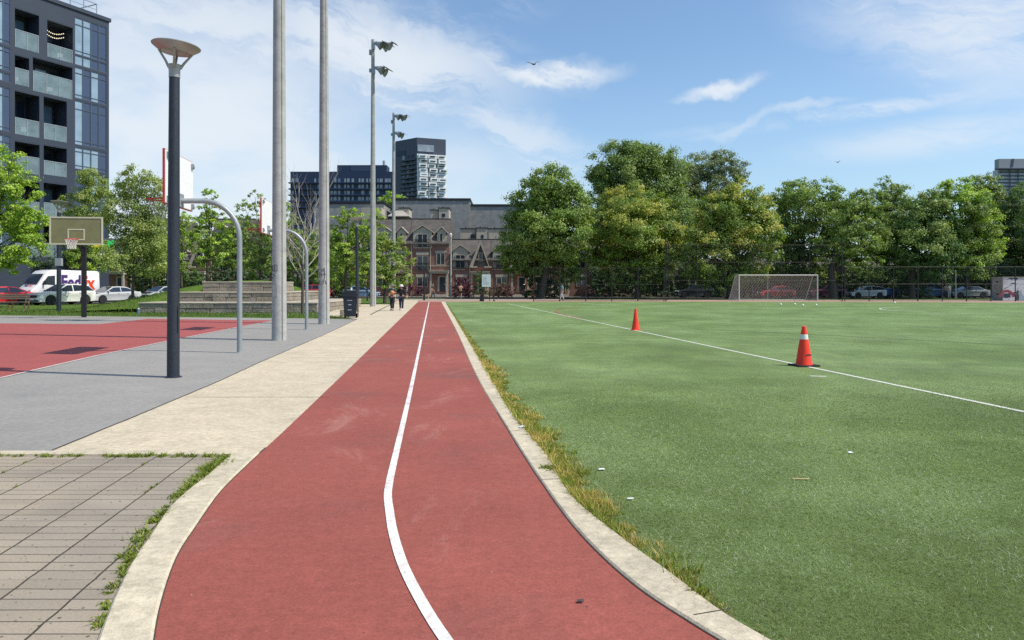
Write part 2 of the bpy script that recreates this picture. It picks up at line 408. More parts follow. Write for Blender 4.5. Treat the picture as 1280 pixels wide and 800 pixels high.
kerb_lo = spline(GP((288, 569.8), (260, 595), (230.7, 618), (211, 637.5), (188.5, 670), (162.5, 709), (136.5, 764), (123.5, 799)) + [Vector((-1.57, 2.68, 0)), Vector((-1.22, 2.0, 0)), Vector((-.55, 1.1, 0)), Vector((.5, .05, 0)), Vector((2.1, -1.3, 0))])

sheet('ground', [(-420, -60), (420, -60), (420, 900), (-420, 900)], -.06, M['darklawn'])
sheet('track', track_l + track_r[::-1], .004, M['track'])
def joined(name, base, seg, gap, z0, z1, m):
    pass
# right kerb, cast in lengths
n_r = len(track_r); cut = [0, 14, 26, 33, 41, 52, 66, 78, 92, n_r-1]
Ysr = sorted({p.y for p in track_r}, reverse=True)
A = track_r; B = [Vector((along(kerb_ro, max(p.y, .55)), p.y, 0)) for p in track_r]
B[-1] = kerb_ro[-1]
# outer edge taken from its own curve, matched by arc fraction so the ends stay square
def arcpts(line, n):
    L = [0]
    for a, b in zip(line, line[1:]): L.append(L[-1] + (b-a).length)
    out = []
    for k in range(n):
        s = L[-1]*k/(n-1); i = 0
        while i < len(L)-2 and L[i+1] < s: i += 1
        out.append(line[i] + (line[i+1]-line[i])*((s-L[i])/max(L[i+1]-L[i], 1e-9)))
    return out
def kerb_build(inner, outer_line, z1, joints, name):
    outer = []
    for i, p in enumerate(inner):
        best = None
        for a, b in zip(outer_line, outer_line[1:]):
            ab = b-a; k = max(0, min(1, (p-a).dot(ab)/max(ab.dot(ab), 1e-9))); q = a+ab*k
            if best is None or (q-p).length < best[0]: best = ((q-p).length, q)
        outer.append(best[1])
    mb = MB(); n = len(inner)
    V = []
    for a, b in zip(inner, outer):
        w = (b-a).normalized()*.012
        V += [(a.x, a.y, -.05), (a.x, a.y, z1-.01), (a.x+w.x, a.y+w.y, z1), (b.x-w.x, b.y-w.y, z1), (b.x, b.y, z1-.01), (b.x, b.y, -.05)]
    Fc = [(i*6+k, i*6+k+1, i*6+k+7, i*6+k+6) for i in range(n-1) for k in range(5) if not any(abs(i-j) < 1 for j in joints)]
    mb.add(V, Fc)
    # dirt at the bottom of the joints
    o = mb.build(name, M['kerb']); o['kind'] = 'structure'
    return outer
def densify(line, step):
    out = [line[0]]
    for a, b in zip(line, line[1:]):
        k = max(1, int((b-a).length/step))
        for i in range(1, k+1): out.append(a+(b-a)*i/k)
    return out
tr_d = densify(track_r, .05)
def jidx(line, Ys): return [min(range(len(line)), key=lambda i: abs(line[i].y-Y)) for Y in Ys]
kerb_build(tr_d, kerb_ro, .016, [], 'kerb')
tl_d = [p for p in densify(track_l, .05) if p.y <= 6.62]
kerb_build(tl_d, [kerb_lo[0]+Vector((0, .05, 0))] + kerb_lo, .02, [], 'kerb')
# joints across the kerbs: thin dark sawn lines
def kerb_joint(line, outer, Y):
    i = jidx(line, [Y])[0]; p = line[i]
    q = min((a for a in outer), key=lambda a: (a-p).length)
    d = (q-p).normalized()
    return p, p + d*((q-p).length)
mb = MB()
for px, py in ((733, 675), (664, 583), (637, 541)):
    pass
M['joint'] = mat('joint', (.05, .045, .038), .95, ((30, .3, 3),))
def joint_line(a, b, z, w=.008):
    o = ribbon('joint', [Vector((a[0], a[1], 0)), Vector((b[0], b[1], 0))], w, z, M['joint'])
for a, b in (((867, 773), (914, 765)), ((676, 602), (703, 601)), ((637, 541), (655, 539)), ((610, 497), (623, 496))):
    joint_line(G(*a), G(*b), .0175, .008)

for ln in ([p for p in track_r if p.y < 9], [p for p in track_l if p.y < 7]):
    ribbon('joint', densify(ln, .04), .014, .0075, M['joint'])
white = spline(GP((536.4, 377.5), (525, 432), (515, 480), (506, 520), (495.8, 564), (486.5, 606), (484.8, 621), (487, 640), (491, 665), (504, 708), (526, 752), (554, 797)) + [Vector((-.12, 2.78, 0)), Vector((.25, 2.15, 0)), Vector((.9, 1.45, 0)), Vector((2.0, .7, 0))], 10)
ribbon('track_line', white, .057, .009, M['line'])

# court, path, pavers
path_l = GP((66, 563.5), (159, 525), (226, 497), (275.6, 476), (325, 453), (404.5, 419), (447, 399))
def densify_(line, step):
    rj = random.Random(3); out = []
    for a, b in zip(line, line[1:]):
        k = max(1, int((b-a).length/step))
        for i in range(k): out.append(a+(b-a)*i/k + Vector((rj.uniform(-.006, .006), rj.uniform(-.006, .006), 0)))
    return out + [line[-1]]
edge_front = [Vector((-30, 6.62, 0)), Vector((along(kerb_lo, 6.6)-.02, 6.62, 0))]
court_back = GP((447, 398.5), (380, 398), (200, 396.2), (0, 394.2))
bl = court_back[-1]; bl2 = bl + (court_back[-1]-court_back[-2])*1.6
sheet('court', [G(50, 563.5), *path_l, *court_back[1:], bl2, Vector((-45, 6.75, 0))], 0.0, M['courtgray'])
tl_path = [p for p in track_l if p.y >= 6.6]
sheet('path', [*[p for p in path_l], G(425, 396.5), G(398, 392.5), G(432, 371.5), G(445, 380.5), G(487, 380.5), G(500, 375.2), G(522.5, 375.2), *tl_path, G(300, 569.5), G(62, 569.5)], .0041, M['concrete'])
mb = MB(); mb.box(-30, G(288, 570).x, 6.53, 6.68, -.05, .012); o = mb.build('path_edging', M['kerb'], bevel=.006); o['kind'] = 'structure'
ribbon('joint', densify_(path_l, .3), .022, .0088, M['joint'])
sheet('paving', [Vector((-30, 6.53, 0)), Vector((along(kerb_lo, 6.5), 6.53, 0)), *[p for p in kerb_lo if p.y < 6.5], Vector((1.7, -6, 0)), Vector((-30, -6, 0))], 0.0, M['paver'])
red_pts = GP((0, 472.8), (120, 445), (220, 424.5), (300, 408.6), (345, 400.6), (185, 398.6), (124, 405.2), (0, 404.2))
ex = red_pts[0] + (red_pts[0]-red_pts[1])*.45
red = [ex, *red_pts, red_pts[-1] + Vector((-14, 0, 0)), ex + Vector((-20, 0, 0))]
sheet('court_key', red, .0045, M['courtred'])
ribbon('court_line', [ex, *red_pts[:5]], .06, .0085, M['courtline'])
ribbon('court_line', [red_pts[4], red_pts[5], red_pts[6], red_pts[7]], .04, .0085, M['courtline'])
ribbon('court_line', GP((303, 402.2), (338, 399.6)), .05, .0085, M['courtline'])
for a, b in (((232, 497), (412, 497)), ((337, 447.5), (452, 447.5)), ((432, 393), (484, 393)), ((463, 393.5), (487.5, 381))):
    joint_line(G(*a), G(*b), .0085, .012 if b[0] != 487.5 else .09)

# turf field and its markings
fr = G(1280, 378.3)
turf = [Vector((p.x-.01, p.y, 0)) for p in kerb_ro] + [Vector((30, -6, 0)), Vector((120, -6, 0)), Vector((120, 66, 0)), fr, G(1100, 377.6), G(900, 377.0), G(700, 377.2)]
sheet('turf', turf, .001, M['turf'])
d = (G(1280, 515) - G(640, 380.8)); ribbon('turf_line', [G(635, 379.6), G(1005, 457.6), G(1280, 515), G(1280, 515)+d*.3], .085, .0052, M['turfline'])
cc = G(1119, 388.3) + Vector((9.3, 0, 0))
ribbon('turf_line', [cc + Vector((math.cos(R(a))*9.3, math.sin(R(a))*8.6, 0)) for a in range(0, 361, 6)], .11, .0052, M['turfline'])
ribbon('turf_line', GP((722, 378.8), (757, 381.4)), .12, .0052, M['turfline'])
ribbon('turf_line', GP((905, 379.2), (1000, 379.2)), .12, .0052, M['turfline'])
ribbon('turf_line', GP((1012, 470.3), (1033, 470.8)), .10, .0052, M['turfline'])
ribbon('turf_line', spline(GP((728, 398.4), (700, 392.2), (694, 389.5), (699, 387), (707, 385.8), (725, 384.2))), .11, .0056, M['turfred'])
ribbon('turf_line', GP((900, 412.5), (1100, 422.5), (1280, 432.5)), .07, .0056, M['turfbrown'])

# far end: cross path, lawn strip, pavement, street
sheet('far_path', [G(487, 376.9), G(523, 377.3), *GP((551, 377.3), (700, 377.2), (900, 377.0), (1100, 377.6), (1290, 378.3)), Vector((70, 66, 0)), Vector((70, 74, 0)), G(1290, 375.0), G(540, 374.6), G(487, 374.6)], -.003, M['farpath'])
sheet('far_path', [G(487, 374.6), G(700, 374.6), G(700, 373.9), G(487, 373.9)], -.001, M['sidewalk'])
sheet('road', [(-40, 88.5), (160, 88.5), (160, 95.5), (-40, 95.5)], -.02, M['asphalt'])
sheet('sidewalk', [(-40, 95.6), (160, 95.6), (160, 98.2), (-40, 98.2)], .06, M['sidewalk'])
# street that runs past the lawn on the left
D = Vector((.43, .903, 0)); N = Vector((.903, -.43, 0))
O = Vector((-40.3, 74, 0))
q = lambda s, n: O + D*s + N*n
sheet('road', [q(-60, 3.2), q(40, 3.2), q(40, 15.5), q(-60, 15.5)], -.024, M['asphalt'])
sheet('sidewalk', [q(-60, .0), q(40, .0), q(40, 3.1), q(-60, 3.1)], .06, M['sidewalk'])
sheet('lawn', [G(447, 398.4)+Vector((0,.0,0)), *court_back[1:], bl2, Vector((-60, 50, 0)), q(-4, 15.7), q(26, 15.7), Vector((-16, 86, 0)), Vector((-7, 86, 0)), G(487, 375.5), G(487, 380.5), G(445, 380.5), G(425, 380.5), G(398, 392.5), G(425, 396.8)], -.004, M['lawn'])
ribbon('lawn_path', GP((-200, 385.2), (0, 387.3), (168, 389.2), (300, 391.6), (400, 392.6)), .55, .0, M['sidewalk'])

# grass mound behind the stone terraces
def mound_h(x, y):
    dx, dy = x+17.5, y-51
    a = max(0, 1 - (abs(dx)/(9.0 if dx < 0 else 4.5))**2); b = max(0, 1 - (abs(dy)/10)**2)
    h = 1.9*(a**1.3)*(b**.8)
    if -20.7 < x < -10.6 and 40.4 < y < 43.9: h = min(h, .36)
    if -19.5 < x < -13.2 and 43.9 <= y < 46.1: h = min(h, .93)
    if -19.2 < x < -14.3 and 46.1 <= y < 49.3: h = min(h, 1.58)
    return h
mb = MB(); NX, NY = 44, 36; V = []
for j in range(NY+1):
    for i in range(NX+1):
        x = -28.5 + 17*i/NX; y = 41.5 + 20*j/NY
        V.append((x, y, mound_h(x, y) - .03 + .03*math.sin(x*3.1)*math.cos(y*2.3)*(mound_h(x, y) > .1)))
mb.add(V, [(j*(NX+1)+i, j*(NX+1)+i+1, (j+1)*(NX+1)+i+1, (j+1)*(NX+1)+i) for j in range(NY) for i in range(NX)])
o = mb.build('lawn_mound', M['lawn'], smooth=True, angle=80); o['kind'] = 'structure'
# ================================================================== near things
# ---- lamp post (foreground one, then copies)
def bvec(*a): return Vector(a)
lamp = thing('lamp_post', 'dark blue-black lamp post with a silver bowl-shaped head standing close by on the grey court', 'lamp post', G(216.5, 471.6), 0, 'lamp posts with bowl heads')
mb = MB(); mb.tube([(0, 0, 0), (.006, 0, 2.2), (.02, 0, 4.93)], [.098, .094, .082], 20)
mb.build('pole', M['darkpole'], lamp, True)
mb = MB(); mb.lathe([(.135, 0), (.135, .012), (.1, .02)], 20); mb.build('base_plate', M['darkpole'], lamp)
mb = MB(); mb.cbox((.094, -.02, .95), .02, .06, .42); mb.build('access_panel', M['darkpole'], lamp, bevel=.006)
mb = MB(); mb.lathe([(.088, 4.9), (.088, 5.02), (.10, 5.07), (.108, 5.11), (.06, 5.12)], 20, Matrix.Translation((.021, 0, 0))); mb.build('collar', M['silver'], lamp, True)
TL = Matrix.Translation((.024, 0, 5.1)) @ Matrix.Rotation(R(4.5), 4, 'Y') @ Matrix.Translation((0, 0, -5.1))
for k in range(4):
    a = R(20 + 90*k); c, s_ = math.cos(a), math.sin(a)
    mb = MB(); mb.tube([TL @ Vector((c*.085, s_*.085, 5.06)), TL @ Vector((c*.14, s_*.14, 5.16)), TL @ Vector((c*.255, s_*.255, 5.325))], [.024, .02, .018], 8)
    mb.build('arm', M['silver'], lamp, True)
mb = MB(); mb.lathe([(.232, 5.315), (.24, 5.31), (.372, 5.405), (.378, 5.42), (.362, 5.435), (.2, 5.45), (.02, 5.455)], 40, TL); sh = mb.build('lamp_shade', M['silver'], lamp, True, 50)
mb = MB(); mb.lathe([(.232, 5.318), (.225, 5.34), (.19, 5.325), (.15, 5.34), (.1, 5.325), (.02, 5.335)], 40, TL); mb.build('lens', mat('lens', (.62, .52, .44), .3, ((14, .15, 4),)), sh, True)
dup(lamp, G(446.5, 389.5), R(200), 'green-black lamp post with a bowl head rising behind the litter bin')
l3 = dup(lamp, G(73.5, 389.8), R(75), 'black lamp post with a grey box strapped to it beside the green hoop')
l3.scale = (1.25, 1.25, 1.16)
mb = MB(); mb.cbox((0, -.02, 2.45), .30, .14, .38, Matrix.Rotation(R(-75), 4, 'Z')); 
o = mb.build('control_box', mat('boxgrey', (.33, .34, .35), .5, ((4, .1, 4),)), l3, bevel=.012); o.location = (0, -.02, 0)

# ---- floodlight poles
def flood_pole(loc, rz, label, r0=.225, first=True):
    p = thing('floodlight_pole', label, 'floodlight pole', loc, rz, 'concrete floodlight poles')
    mb = MB(); mb.tube([(0, 0, 0), (0, 0, .04), (0, 0, 9), (0, 0, 19.1)], [r0, r0*.97, r0*.77, .115], 28); mb.build('pole', M['polecon'], p, True)
    mb = MB(); mb.cbox((-.03, -r0+.012, 1.35), .14, .03, .32); mb.build('hand_hole_cover', mat('cover', (.32, .32, .31), .7), p, bevel=.008)
    mb = MB(); mb.tube([(r0*.80, -r0*.60, 0), (r0*.62, -r0*.465, 9), (.105, -.075, 18.4)], .02, 8); mb.build('conduit', M['polecon'], p, True)
    for z, ln, hd in ((18.85, .95, ((.55, -.42), (.8, .1), (1.15, -.2))), (17.1, .7, ((.6, -.35), (.68, .2)))):
        mb = MB(); mb.cbox((ln/2, -.1, z), ln, .07, .09); mb.cbox((ln/2, .1, z), ln, .07, .09); mb.cbox((ln*.75, 0, z-.14), .08, 1.0, .08); mb.cbox((.1, -.16, z-.25), .2, .16, .5)
        mb.build('crossarm', M['steel'], p)
        for x, y in hd:
            T = Matrix.Translation((x, y, z-.24)) @ Matrix.Rotation(R(118), 4, 'Y')
            mb = MB(); mb.lathe([(.06, -.28), (.14, -.25), (.16, -.05), (.31, .22), (.33, .24)], 14, T); f = mb.build('floodlight', M['steel'], p, True)
            mb = MB(); mb.lathe([(.31, .225), (.02, .235)], 14, T); mb.build('lens', M['lamp'], f, True)
            mb = MB(); mb.prism([(-.3, .2), (.3, .2), (.27, .62), (-.27, .62)], .3, .315, 'x', T @ Matrix.Rotation(R(180), 4, 'Z')); mb.build('visor', M['steel'], f)
    mb = MB(); mb.cbox((-.2, 0, 18.2), .12, .2, .35); mb.build('ballast_box', M['steel'], p); mb = MB(); mb.cbox((-.2, 0, 16.9), .12, .16, .25); mb.build('ballast_box', M['steel'], p)
    return p
M['ink'] = mat('ink', (.03, .03, .035), .6)
fpA = flood_pole(G(349, 425.3), R(-8), 'nearest thick concrete pole, a faint 10 drawn on it and a conduit up one side', .205)
fpB = flood_pole(G(405, 405), R(-8), 'thick concrete pole covered in black scribbled graffiti on the court edge', .225)
fpC = dup(fpB, G(466.2, 383.2), R(-8), 'tall grey pole carrying two tiers of floodlights beside the litter bin')
fpD = dup(fpB, G(492, 375.4), R(-12), 'farthest floodlight pole, its foot among leaves by the brick houses')
def strokes(parent, r, items):
    mb = MB()
    for path in items:
        pts = []
        for a, z in path: pts.append((r*math.sin(a/r), -r*math.cos(a/r), z))
        mb.tube(pts, .008, 5)
    return mb.build('graffiti', M['ink'], parent)
strokes(fpA, .203, [[(-.13, 2.05), (-.13, 1.9)], [(-.16, 1.9), (-.10, 1.9)], [(-.06, 2.06), (.03, 2.06), (.04, 1.9), (-.05, 1.89), (-.06, 2.06)], [(-.15, 1.82), (-.08, 1.8), (-.02, 1.75)], [(-.14, 1.74), (-.09, 1.68)], [(-.1, 2.45), (-.08, 2.44)]])
strokes(fpB, .221, [[(-.17, 2.36), (-.12, 2.34), (-.12, 2.3)], [(-.19, 2.12), (.05, 2.14), (.1, 2.1)], [(-.02, 2.13), (-.02, 1.82)], [(.1, 2.2), (.12, 1.85), (.07, 1.6)], [(-.17, 2.0), (-.1, 2.0), (-.1, 1.85), (-.17, 1.82)],
   [(-.05, 1.95), (.05, 1.93), (.16, 1.96)], [(-.18, 1.68), (-.1, 1.7), (-.1, 1.58)], [(.02, 1.72), (.02, 1.6), (.08, 1.58)], [(.14, 1.7), (.17, 1.55)], [(-.16, 1.62), (-.16, 1.52)]])

# ---- basketball hoops
def torus_pts(c, r, n=20, rz=0): return [(c[0]+r*math.cos(2*math.pi*k/n), c[1]+r*math.sin(2*math.pi*k/n), c[2]) for k in range(n+1)]
def make_rim(parent, cx, cz, r=.235, back=.18, w=.01, netm=None):
    """ring in front of the board at local -x"""
    mb = MB(); mb.tube(torus_pts((cx, 0, cz), r), .014, 6)
    mb.box(cx+r-.01, cx+r+back, -.07, .07, cz-.03, cz+.012)
    mb.tube([(cx+r*.6, -r*.75, cz-.01), (cx+r+back, -.06, cz-.05)], .009, 5); mb.tube([(cx+r*.6, r*.75, cz-.01), (cx+r+back, .06, cz-.05)], .009, 5)
    rim = mb.build('rim', M['rimred'], parent, True)
    mb = MB(); n = 12
    lv = [(r, 0), (r*.86, -.09), (r*.72, -.18), (r*.62, -.28), (r*.62, -.38), (r*.66, -.45)]
    for i in range(len(lv)-1):
        for k in range(n):
            for sgn in (-.5, .5):
                a0 = 2*math.pi*(k + (.5 if i % 2 else 0))/n; a1 = a0 + 2*math.pi*sgn/n
                mb.tube([(cx+lv[i][0]*math.cos(a0), lv[i][0]*math.sin(a0), cz+lv[i][1]), (cx+lv[i+1][0]*math.cos(a1), lv[i+1][0]*math.sin(a1), cz+lv[i+1][1])], w*.6, 4, False)
    mb.build('net', netm or M['netwhite'], rim)
    return rim
base = G(299.5, 441)
hoop = thing('basketball_hoop', 'nearest gooseneck basketball hoop, its white board seen from behind beside the closest lamp post', 'basketball hoop', base, R(6.4), 'gooseneck basketball hoops')
top = 3.38
path = [(0, 0, 0), (0, 0, 2.55)]
for k in range(1, 10):
    a = R(90*k/9); path.append((-.78*(1-math.cos(a)), 0, 2.55 + (top-2.55)*math.sin(a)))
path += [(-1.25, 0, top-.005)]
mb = MB(); mb.tube(path, [.058]*len(path), 16); mb.build('gooseneck_pole', M['galv'], hoop, True)
mb = MB(); mb.lathe([(.11, 0), (.11, .012), (.062, .02)], 16); mb.build('base_plate', M['galv'], hoop)
bx = -1.30
mb = MB(); mb.box(bx-.03, bx+.03, -.9, .9, 3.24, 4.36); bd = mb.build('backboard', M['white'], hoop, bevel=.008)
mb = MB(); mb.box(bx-.034, bx+.012, -.913, -.901, 3.225, 4.375); mb.box(bx-.034, bx+.012, .901, .913, 3.225, 4.375)
mb.box(bx-.034, bx+.012, -.901, .901, 4.361, 4.375); mb.box(bx-.034, bx+.012, -.901, .901, 3.225, 3.239)
mb.build('edge_frame', M['redpaint'], bd)
for yy in (-.8, .8):
    for zz in (3.33, 4.26):
        mb = MB(); mb.cbox((bx+.05, yy, zz), .04, .12, .12); mb.cbox((bx+.08, yy, zz-.02), .03, .05, .05); mb.build('bracket', M['steel'], bd, bevel=.006)
mb = MB(); mb.cbox((bx+.05, 0, top), .03, .3, .3); mb.build('mounting_plate', M['galv'], hoop, bevel=.004)
make_rim(hoop, bx-.03-.16-.235, 3.40, .235, .17, .006, mat('netchain', (.2, .19, .16), .6, ()))
M['netchain'] = M['netwhite']
h2 = dup(hoop, G(383.2, 412), R(6.4), 'farther gooseneck basketball hoop with a red rim and chain net, partly behind a concrete pole')

base = G(105, 396.6)
h3 = thing('basketball_hoop', 'black-posted basketball hoop with an olive see-through board and white net facing the camera', 'basketball hoop', base, R(90+8))
# local frame: -x points away from post towards the players (as on the gooseneck), here -x = towards the camera
S = 1.24
mb = MB(); mb.box(-.095, .095, -.095, .095, 0, 3.35); mb.build('post', M['black'], h3, bevel=.02)
mb = MB(); mb.tube([(-.06, 0, 2.95), (-.75, 0, 3.55)], .06, 8); mb.tube([(0, 0, 3.3), (-.78, 0, 3.62)], .06, 8); mb.build('support_arm', M['black'], h3)
bz0, bz1 = ZA(305.6, 34.2), ZA(271.3, 34.2); hw = 1.14
mb = MB(); mb.box(-.83, -.80, -hw, hw, bz0, bz1); bd = mb.build('backboard', M['olive'], h3)
mb = MB(); w = .055
for a, b, c, d_ in ((-hw-.01, hw+.01, bz0-.01, bz0+w), (-hw-.01, hw+.01, bz1-w, bz1+.01), (-hw-.01, -hw+w, bz0+w, bz1-w), (hw-w, hw+.01, bz0+w, bz1-w)): mb.box(-.85, -.79, a, b, c, d_)
mb.build('white_border', M['cream'], bd)
mb = MB(); tz0, tz1, tw = bz0+.2, bz0+.72, .37
for a, b, c, d_ in ((-tw, tw, tz0, tz0+w), (-tw, tw, tz1-w, tz1), (-tw, -tw+w, tz0+w, tz1-w), (tw-w, tw, tz0+w, tz1-w)): mb.box(-.843, -.831, a, b, c, d_)
mb.build('target_square', M['cream'], bd)
for yy in (-.53, .53):
    mb = MB(); mb.box(-.80, -.74, yy-.03, yy+.03, bz0+.02, bz1-.02); mb.build('frame_bar', M['black'], bd)
make_rim(h3, -.83-.2-.28, bz0+.22, .28, .2, .016)

# ---- cones
def cone(px, py, label, sc, band, rz):
    c = thing('traffic_cone', label, 'traffic cone', G(px, py), rz, 'orange cones on the turf line')
    o_ = mat('cone_orange', (.86, .036, .008), .55, ((5, .10, 5), (30, .06, 3)), specks=((26, .12, .1, (.3, .03, .015)),))
    Hc = .745*sc
    prof = [(.135, .028), (.128, .05), (.096, .30*Hc/.745), (.066, .50*Hc/.745), (.055, .585*Hc/.745), (.036, .70*Hc/.745), (.033, .735*Hc/.745), (.022, .745*Hc/.745), (.012, .745*Hc/.745)]
    prof = [(r*(1.14 if band else .98), z) for r, z in prof]
    mb = MB(); mb.lathe(prof, 24); mb.build('cone_body', o_, c, True)
    if band:
        mb = MB(); mb.lathe([(.0775, .5), (.0645, .592)], 24, None, False); mb.build('reflective_band', mat('band', (.72, .72, .68), .5, ((8, .1, 5),)), c, True)
        mb = MB(); mb.box(-.225, .225, -.2, .2, 0.001, .03); mb.build('base', M['rubber'], c, bevel=.012)
        mb = MB()
        for k, (a, b) in enumerate(((-.045, .026), (-.012, .03), (.02, .024), (.05, .028))):
            xx = a+.02; yy_ = -math.sqrt(max(.1235**2-xx*xx, 0)); mb.cbox((xx, yy_-.0015, .21), .017, .006, b); mb.cbox((xx+.006, yy_-.0015, .21+b/2), .024, .006, .007)
        mb.build('stencil_mark', M['ink'], c)
    else:
        mb = MB(); mb.lathe([(.185, 0.001), (.185, .02), (.12, .03)], 6); mb.build('base', o_, c)
    return c
cone(1005, 457.4, 'orange traffic cone with a white band on a black square base, nearest on the turf', 1, True, R(12))
cone(794.5, 412.6, 'plain orange cone without a band, farther along the turf line', .98, False, R(20))

# ---- litter bin, stone block, bench, little post, notice board
navy = mat('binnavy', (.014, .02, .034), .35, ((4, .2, 4),))
b_ = thing('litter_bin', 'dark navy wheeled litter bin with a hooded opening on the lawn corner', 'litter bin', G(438, 397.2), R(8))
mb = MB(); mb.prism([(-.25, .06), (.25, .06), (.32, .98), (-.32, .98)], -.28, .28); mb.build('body', navy, b_, bevel=.03)
mb = MB(); mb.prism([(-.36, .98), (.36, .98), (.36, 1.06), (.27, 1.28), (-.27, 1.28), (-.36, 1.06)], -.34, .3); ld = mb.build('hood', navy, b_, bevel=.02)
mb = MB(); mb.box(-.2, .2, -.346, -.338, 1.08, 1.22); mb.build('opening', M['black'], ld)
mb = MB(); mb.box(.325, .37, -.2, .22, .05, .86); mb.build('side_panel', M['wood'], b_, bevel=.01)
for x in (-.26, .26):
    mb = MB(); mb.tube([(x-.04, .27, .1), (x+.04, .27, .1)], .1, 12); mb.build('wheel', M['rubber'], b_)
lt = mat('bintext', (.6, .62, .64), .6)
mb = MB()
for z, w_ in ((.80, .26), (.60, .16), (.36, .2)):
    n = int(w_/.03)
    for k in range(n): mb.box(-w_/2+k*.03, -w_/2+k*.03+.02, -.286, -.281, z, z+.034)
mb.build('printed_lines', lt, b_)
s_ = thing('kerb_block', 'small grey stone block left of the litter bin', 'stone block', G(428.5, 395.5), R(10))
mb = MB(); mb.box(-.13, .13, -.13, .13, 0, .33); mb.build('block', M['stone'], s_, bevel=.02)
bn = thing('park_bench', 'weathered wooden park bench on the lawn in front of the red car', 'bench', G(2, 386.3), R(4))
for k, z in enumerate((.62, .74, .86)):
    mb = MB(); mb.box(-1.6, 1.6, .2, .25, z, z+.1); mb.build('back_slat', M['wood'], bn, bevel=.01)
for k in range(3):
    mb = MB(); mb.box(-1.6, 1.6, -.25+k*.14, -.13+k*.14, .42, .47); mb.build('seat_slat', M['wood'], bn, bevel=.01)
for x in (-1.5, -.5, .5, 1.5):
    mb = MB(); mb.box(x-.035, x+.035, -.22, -.15, 0, .42); mb.box(x-.035, x+.035, .25, .32, 0, .96); mb.box(x-.034, x+.034, -.22, .25, .35, .418); mb.build('leg', mat('benchleg', (.16, .09, .06), .7), bn)
p_ = thing('bollard_light', 'tiny blue ground post at the left end of the stone terrace', 'post', G(173, 394), 0)
mb = MB(); mb.lathe([(.06, 0), (.06, .3), (.03, .34)], 10); mb.build('post', mat('bluepost', (.06, .14, .24), .5), p_, True); 
mb = MB(); mb.lathe([(.075, .28), (.075, .32), (.05, .36), (.01, .37)], 10); mb.build('cap', M['steel'], p_, True)
nb = thing('notice_board', 'small grey notice board on a thin pole behind the litter bin', 'sign', P(445, 378.5, 62).xy.to_3d(), R(6))
mb = MB(); mb.tube([(.22, 0, 0), (.22, 0, 3.2)], .05, 8); mb.build('pole', M['galv'], nb, True)
mb = MB(); mb.box(-.3, .18, -.06, .04, 1.45, 2.2); o = mb.build('frame', mat('nbframe', (.62, .62, .58), .5), nb, bevel=.01)
mb = MB(); mb.box(-.22, .1, -.068, -.062, 1.53, 2.1); mb.build('panel', M['glass'], o)
wp = thing('marker_post', 'pale post with a blue top beside the grey notice board', 'post', G(439, 376.5), 0)
mb = MB(); mb.tube([(0, 0, 0), (0, 0, 1.3)], .1, 8); mb.build('post', M['white'], wp); mb = MB(); mb.tube([(0, 0, 1.301), (0, 0, 1.9)], [.1, .06], 8); mb.build('cap', mat('bluecap', (.08, .25, .5), .4), wp)

# ---- stone terraces, three tiers
def tier(label, Y0, x0, x1, z0, z1, Yb, seed, yin=0):
    rnd = random.Random(seed)
    t_ = thing('stone_terrace', label, 'stone terrace', (x0, Y0, z0), 0, 'stacked stone terraces')
    h = (z1-z0-.07)/2
    mb = MB(); mb.box(.12, x1-x0-.12, .12, Yb-Y0, 0, z1-z0-.075); mb.build('core', M['stone'], t_)
    mb = MB()
    for row in range(2):
        x = 0.0
        while x < x1-x0-.02:
            L = min(rnd.uniform(.7, 2.0), x1-x0-x)
            if x1-x0-x-L < .3: L = x1-x0-x
            mb.box(x+.008, x+L-.008, rnd.uniform(-.02, .03), .35, row*h+.006, (row+1)*h-.006); x += L
    f = mb.build('front_wall', M['stone'], t_, bevel=.022, segs=1)
    mb = MB(); m2 = MB()
    for row in range(2):
        y = .36
        while y < Yb-Y0-.02:
            L = min(rnd.uniform(.7, 1.8), Yb-Y0-y)
            mb.box(x1-x0-.3, x1-x0-rnd.uniform(-.02, .03), y+.008, y+L-.008, row*h+.006, (row+1)*h-.006)
            m2.box(-rnd.uniform(-.02, .03), .3, y+.008, y+L-.008, row*h+.006, (row+1)*h-.006); y += L
    mb.build('side_wall', M['stone'], t_, bevel=.022, segs=1); m2.build('side_wall', M['stone'], t_, bevel=.022, segs=1)
    mb = MB(); x = 0
    W = x1-x0
    nx = 6; ny = 6
    for i in range(nx):
        for j in range(ny):
            a, b = -.02+(W+.04)*i/nx, -.02+(W+.04)*(i+1)/nx; c, d_ = -.03+(Yb-Y0)*j/ny, -.03+(Yb-Y0)*(j+1)/ny
            mb.box(a+.005, b-.005, c+.005, d_-.005, 2*h+.004, z1-z0)
    mb.build('coping', M['stone_top'], t_, bevel=.01, segs=1)
tier('lowest and widest tier of stacked grey-brown stone seating', 40.8, -20.6, -10.72, -.02, .57, 52.6, 1)
tier('middle tier of stacked stone seating between the wide and the top tier', 43.1, -19.4, -13.3, .575, 1.135, 53.0, 2)
tier('topmost and narrowest tier of stacked stone seating', 45.3, -18.96, -14.45, 1.14, 1.75, 49.0, 3)

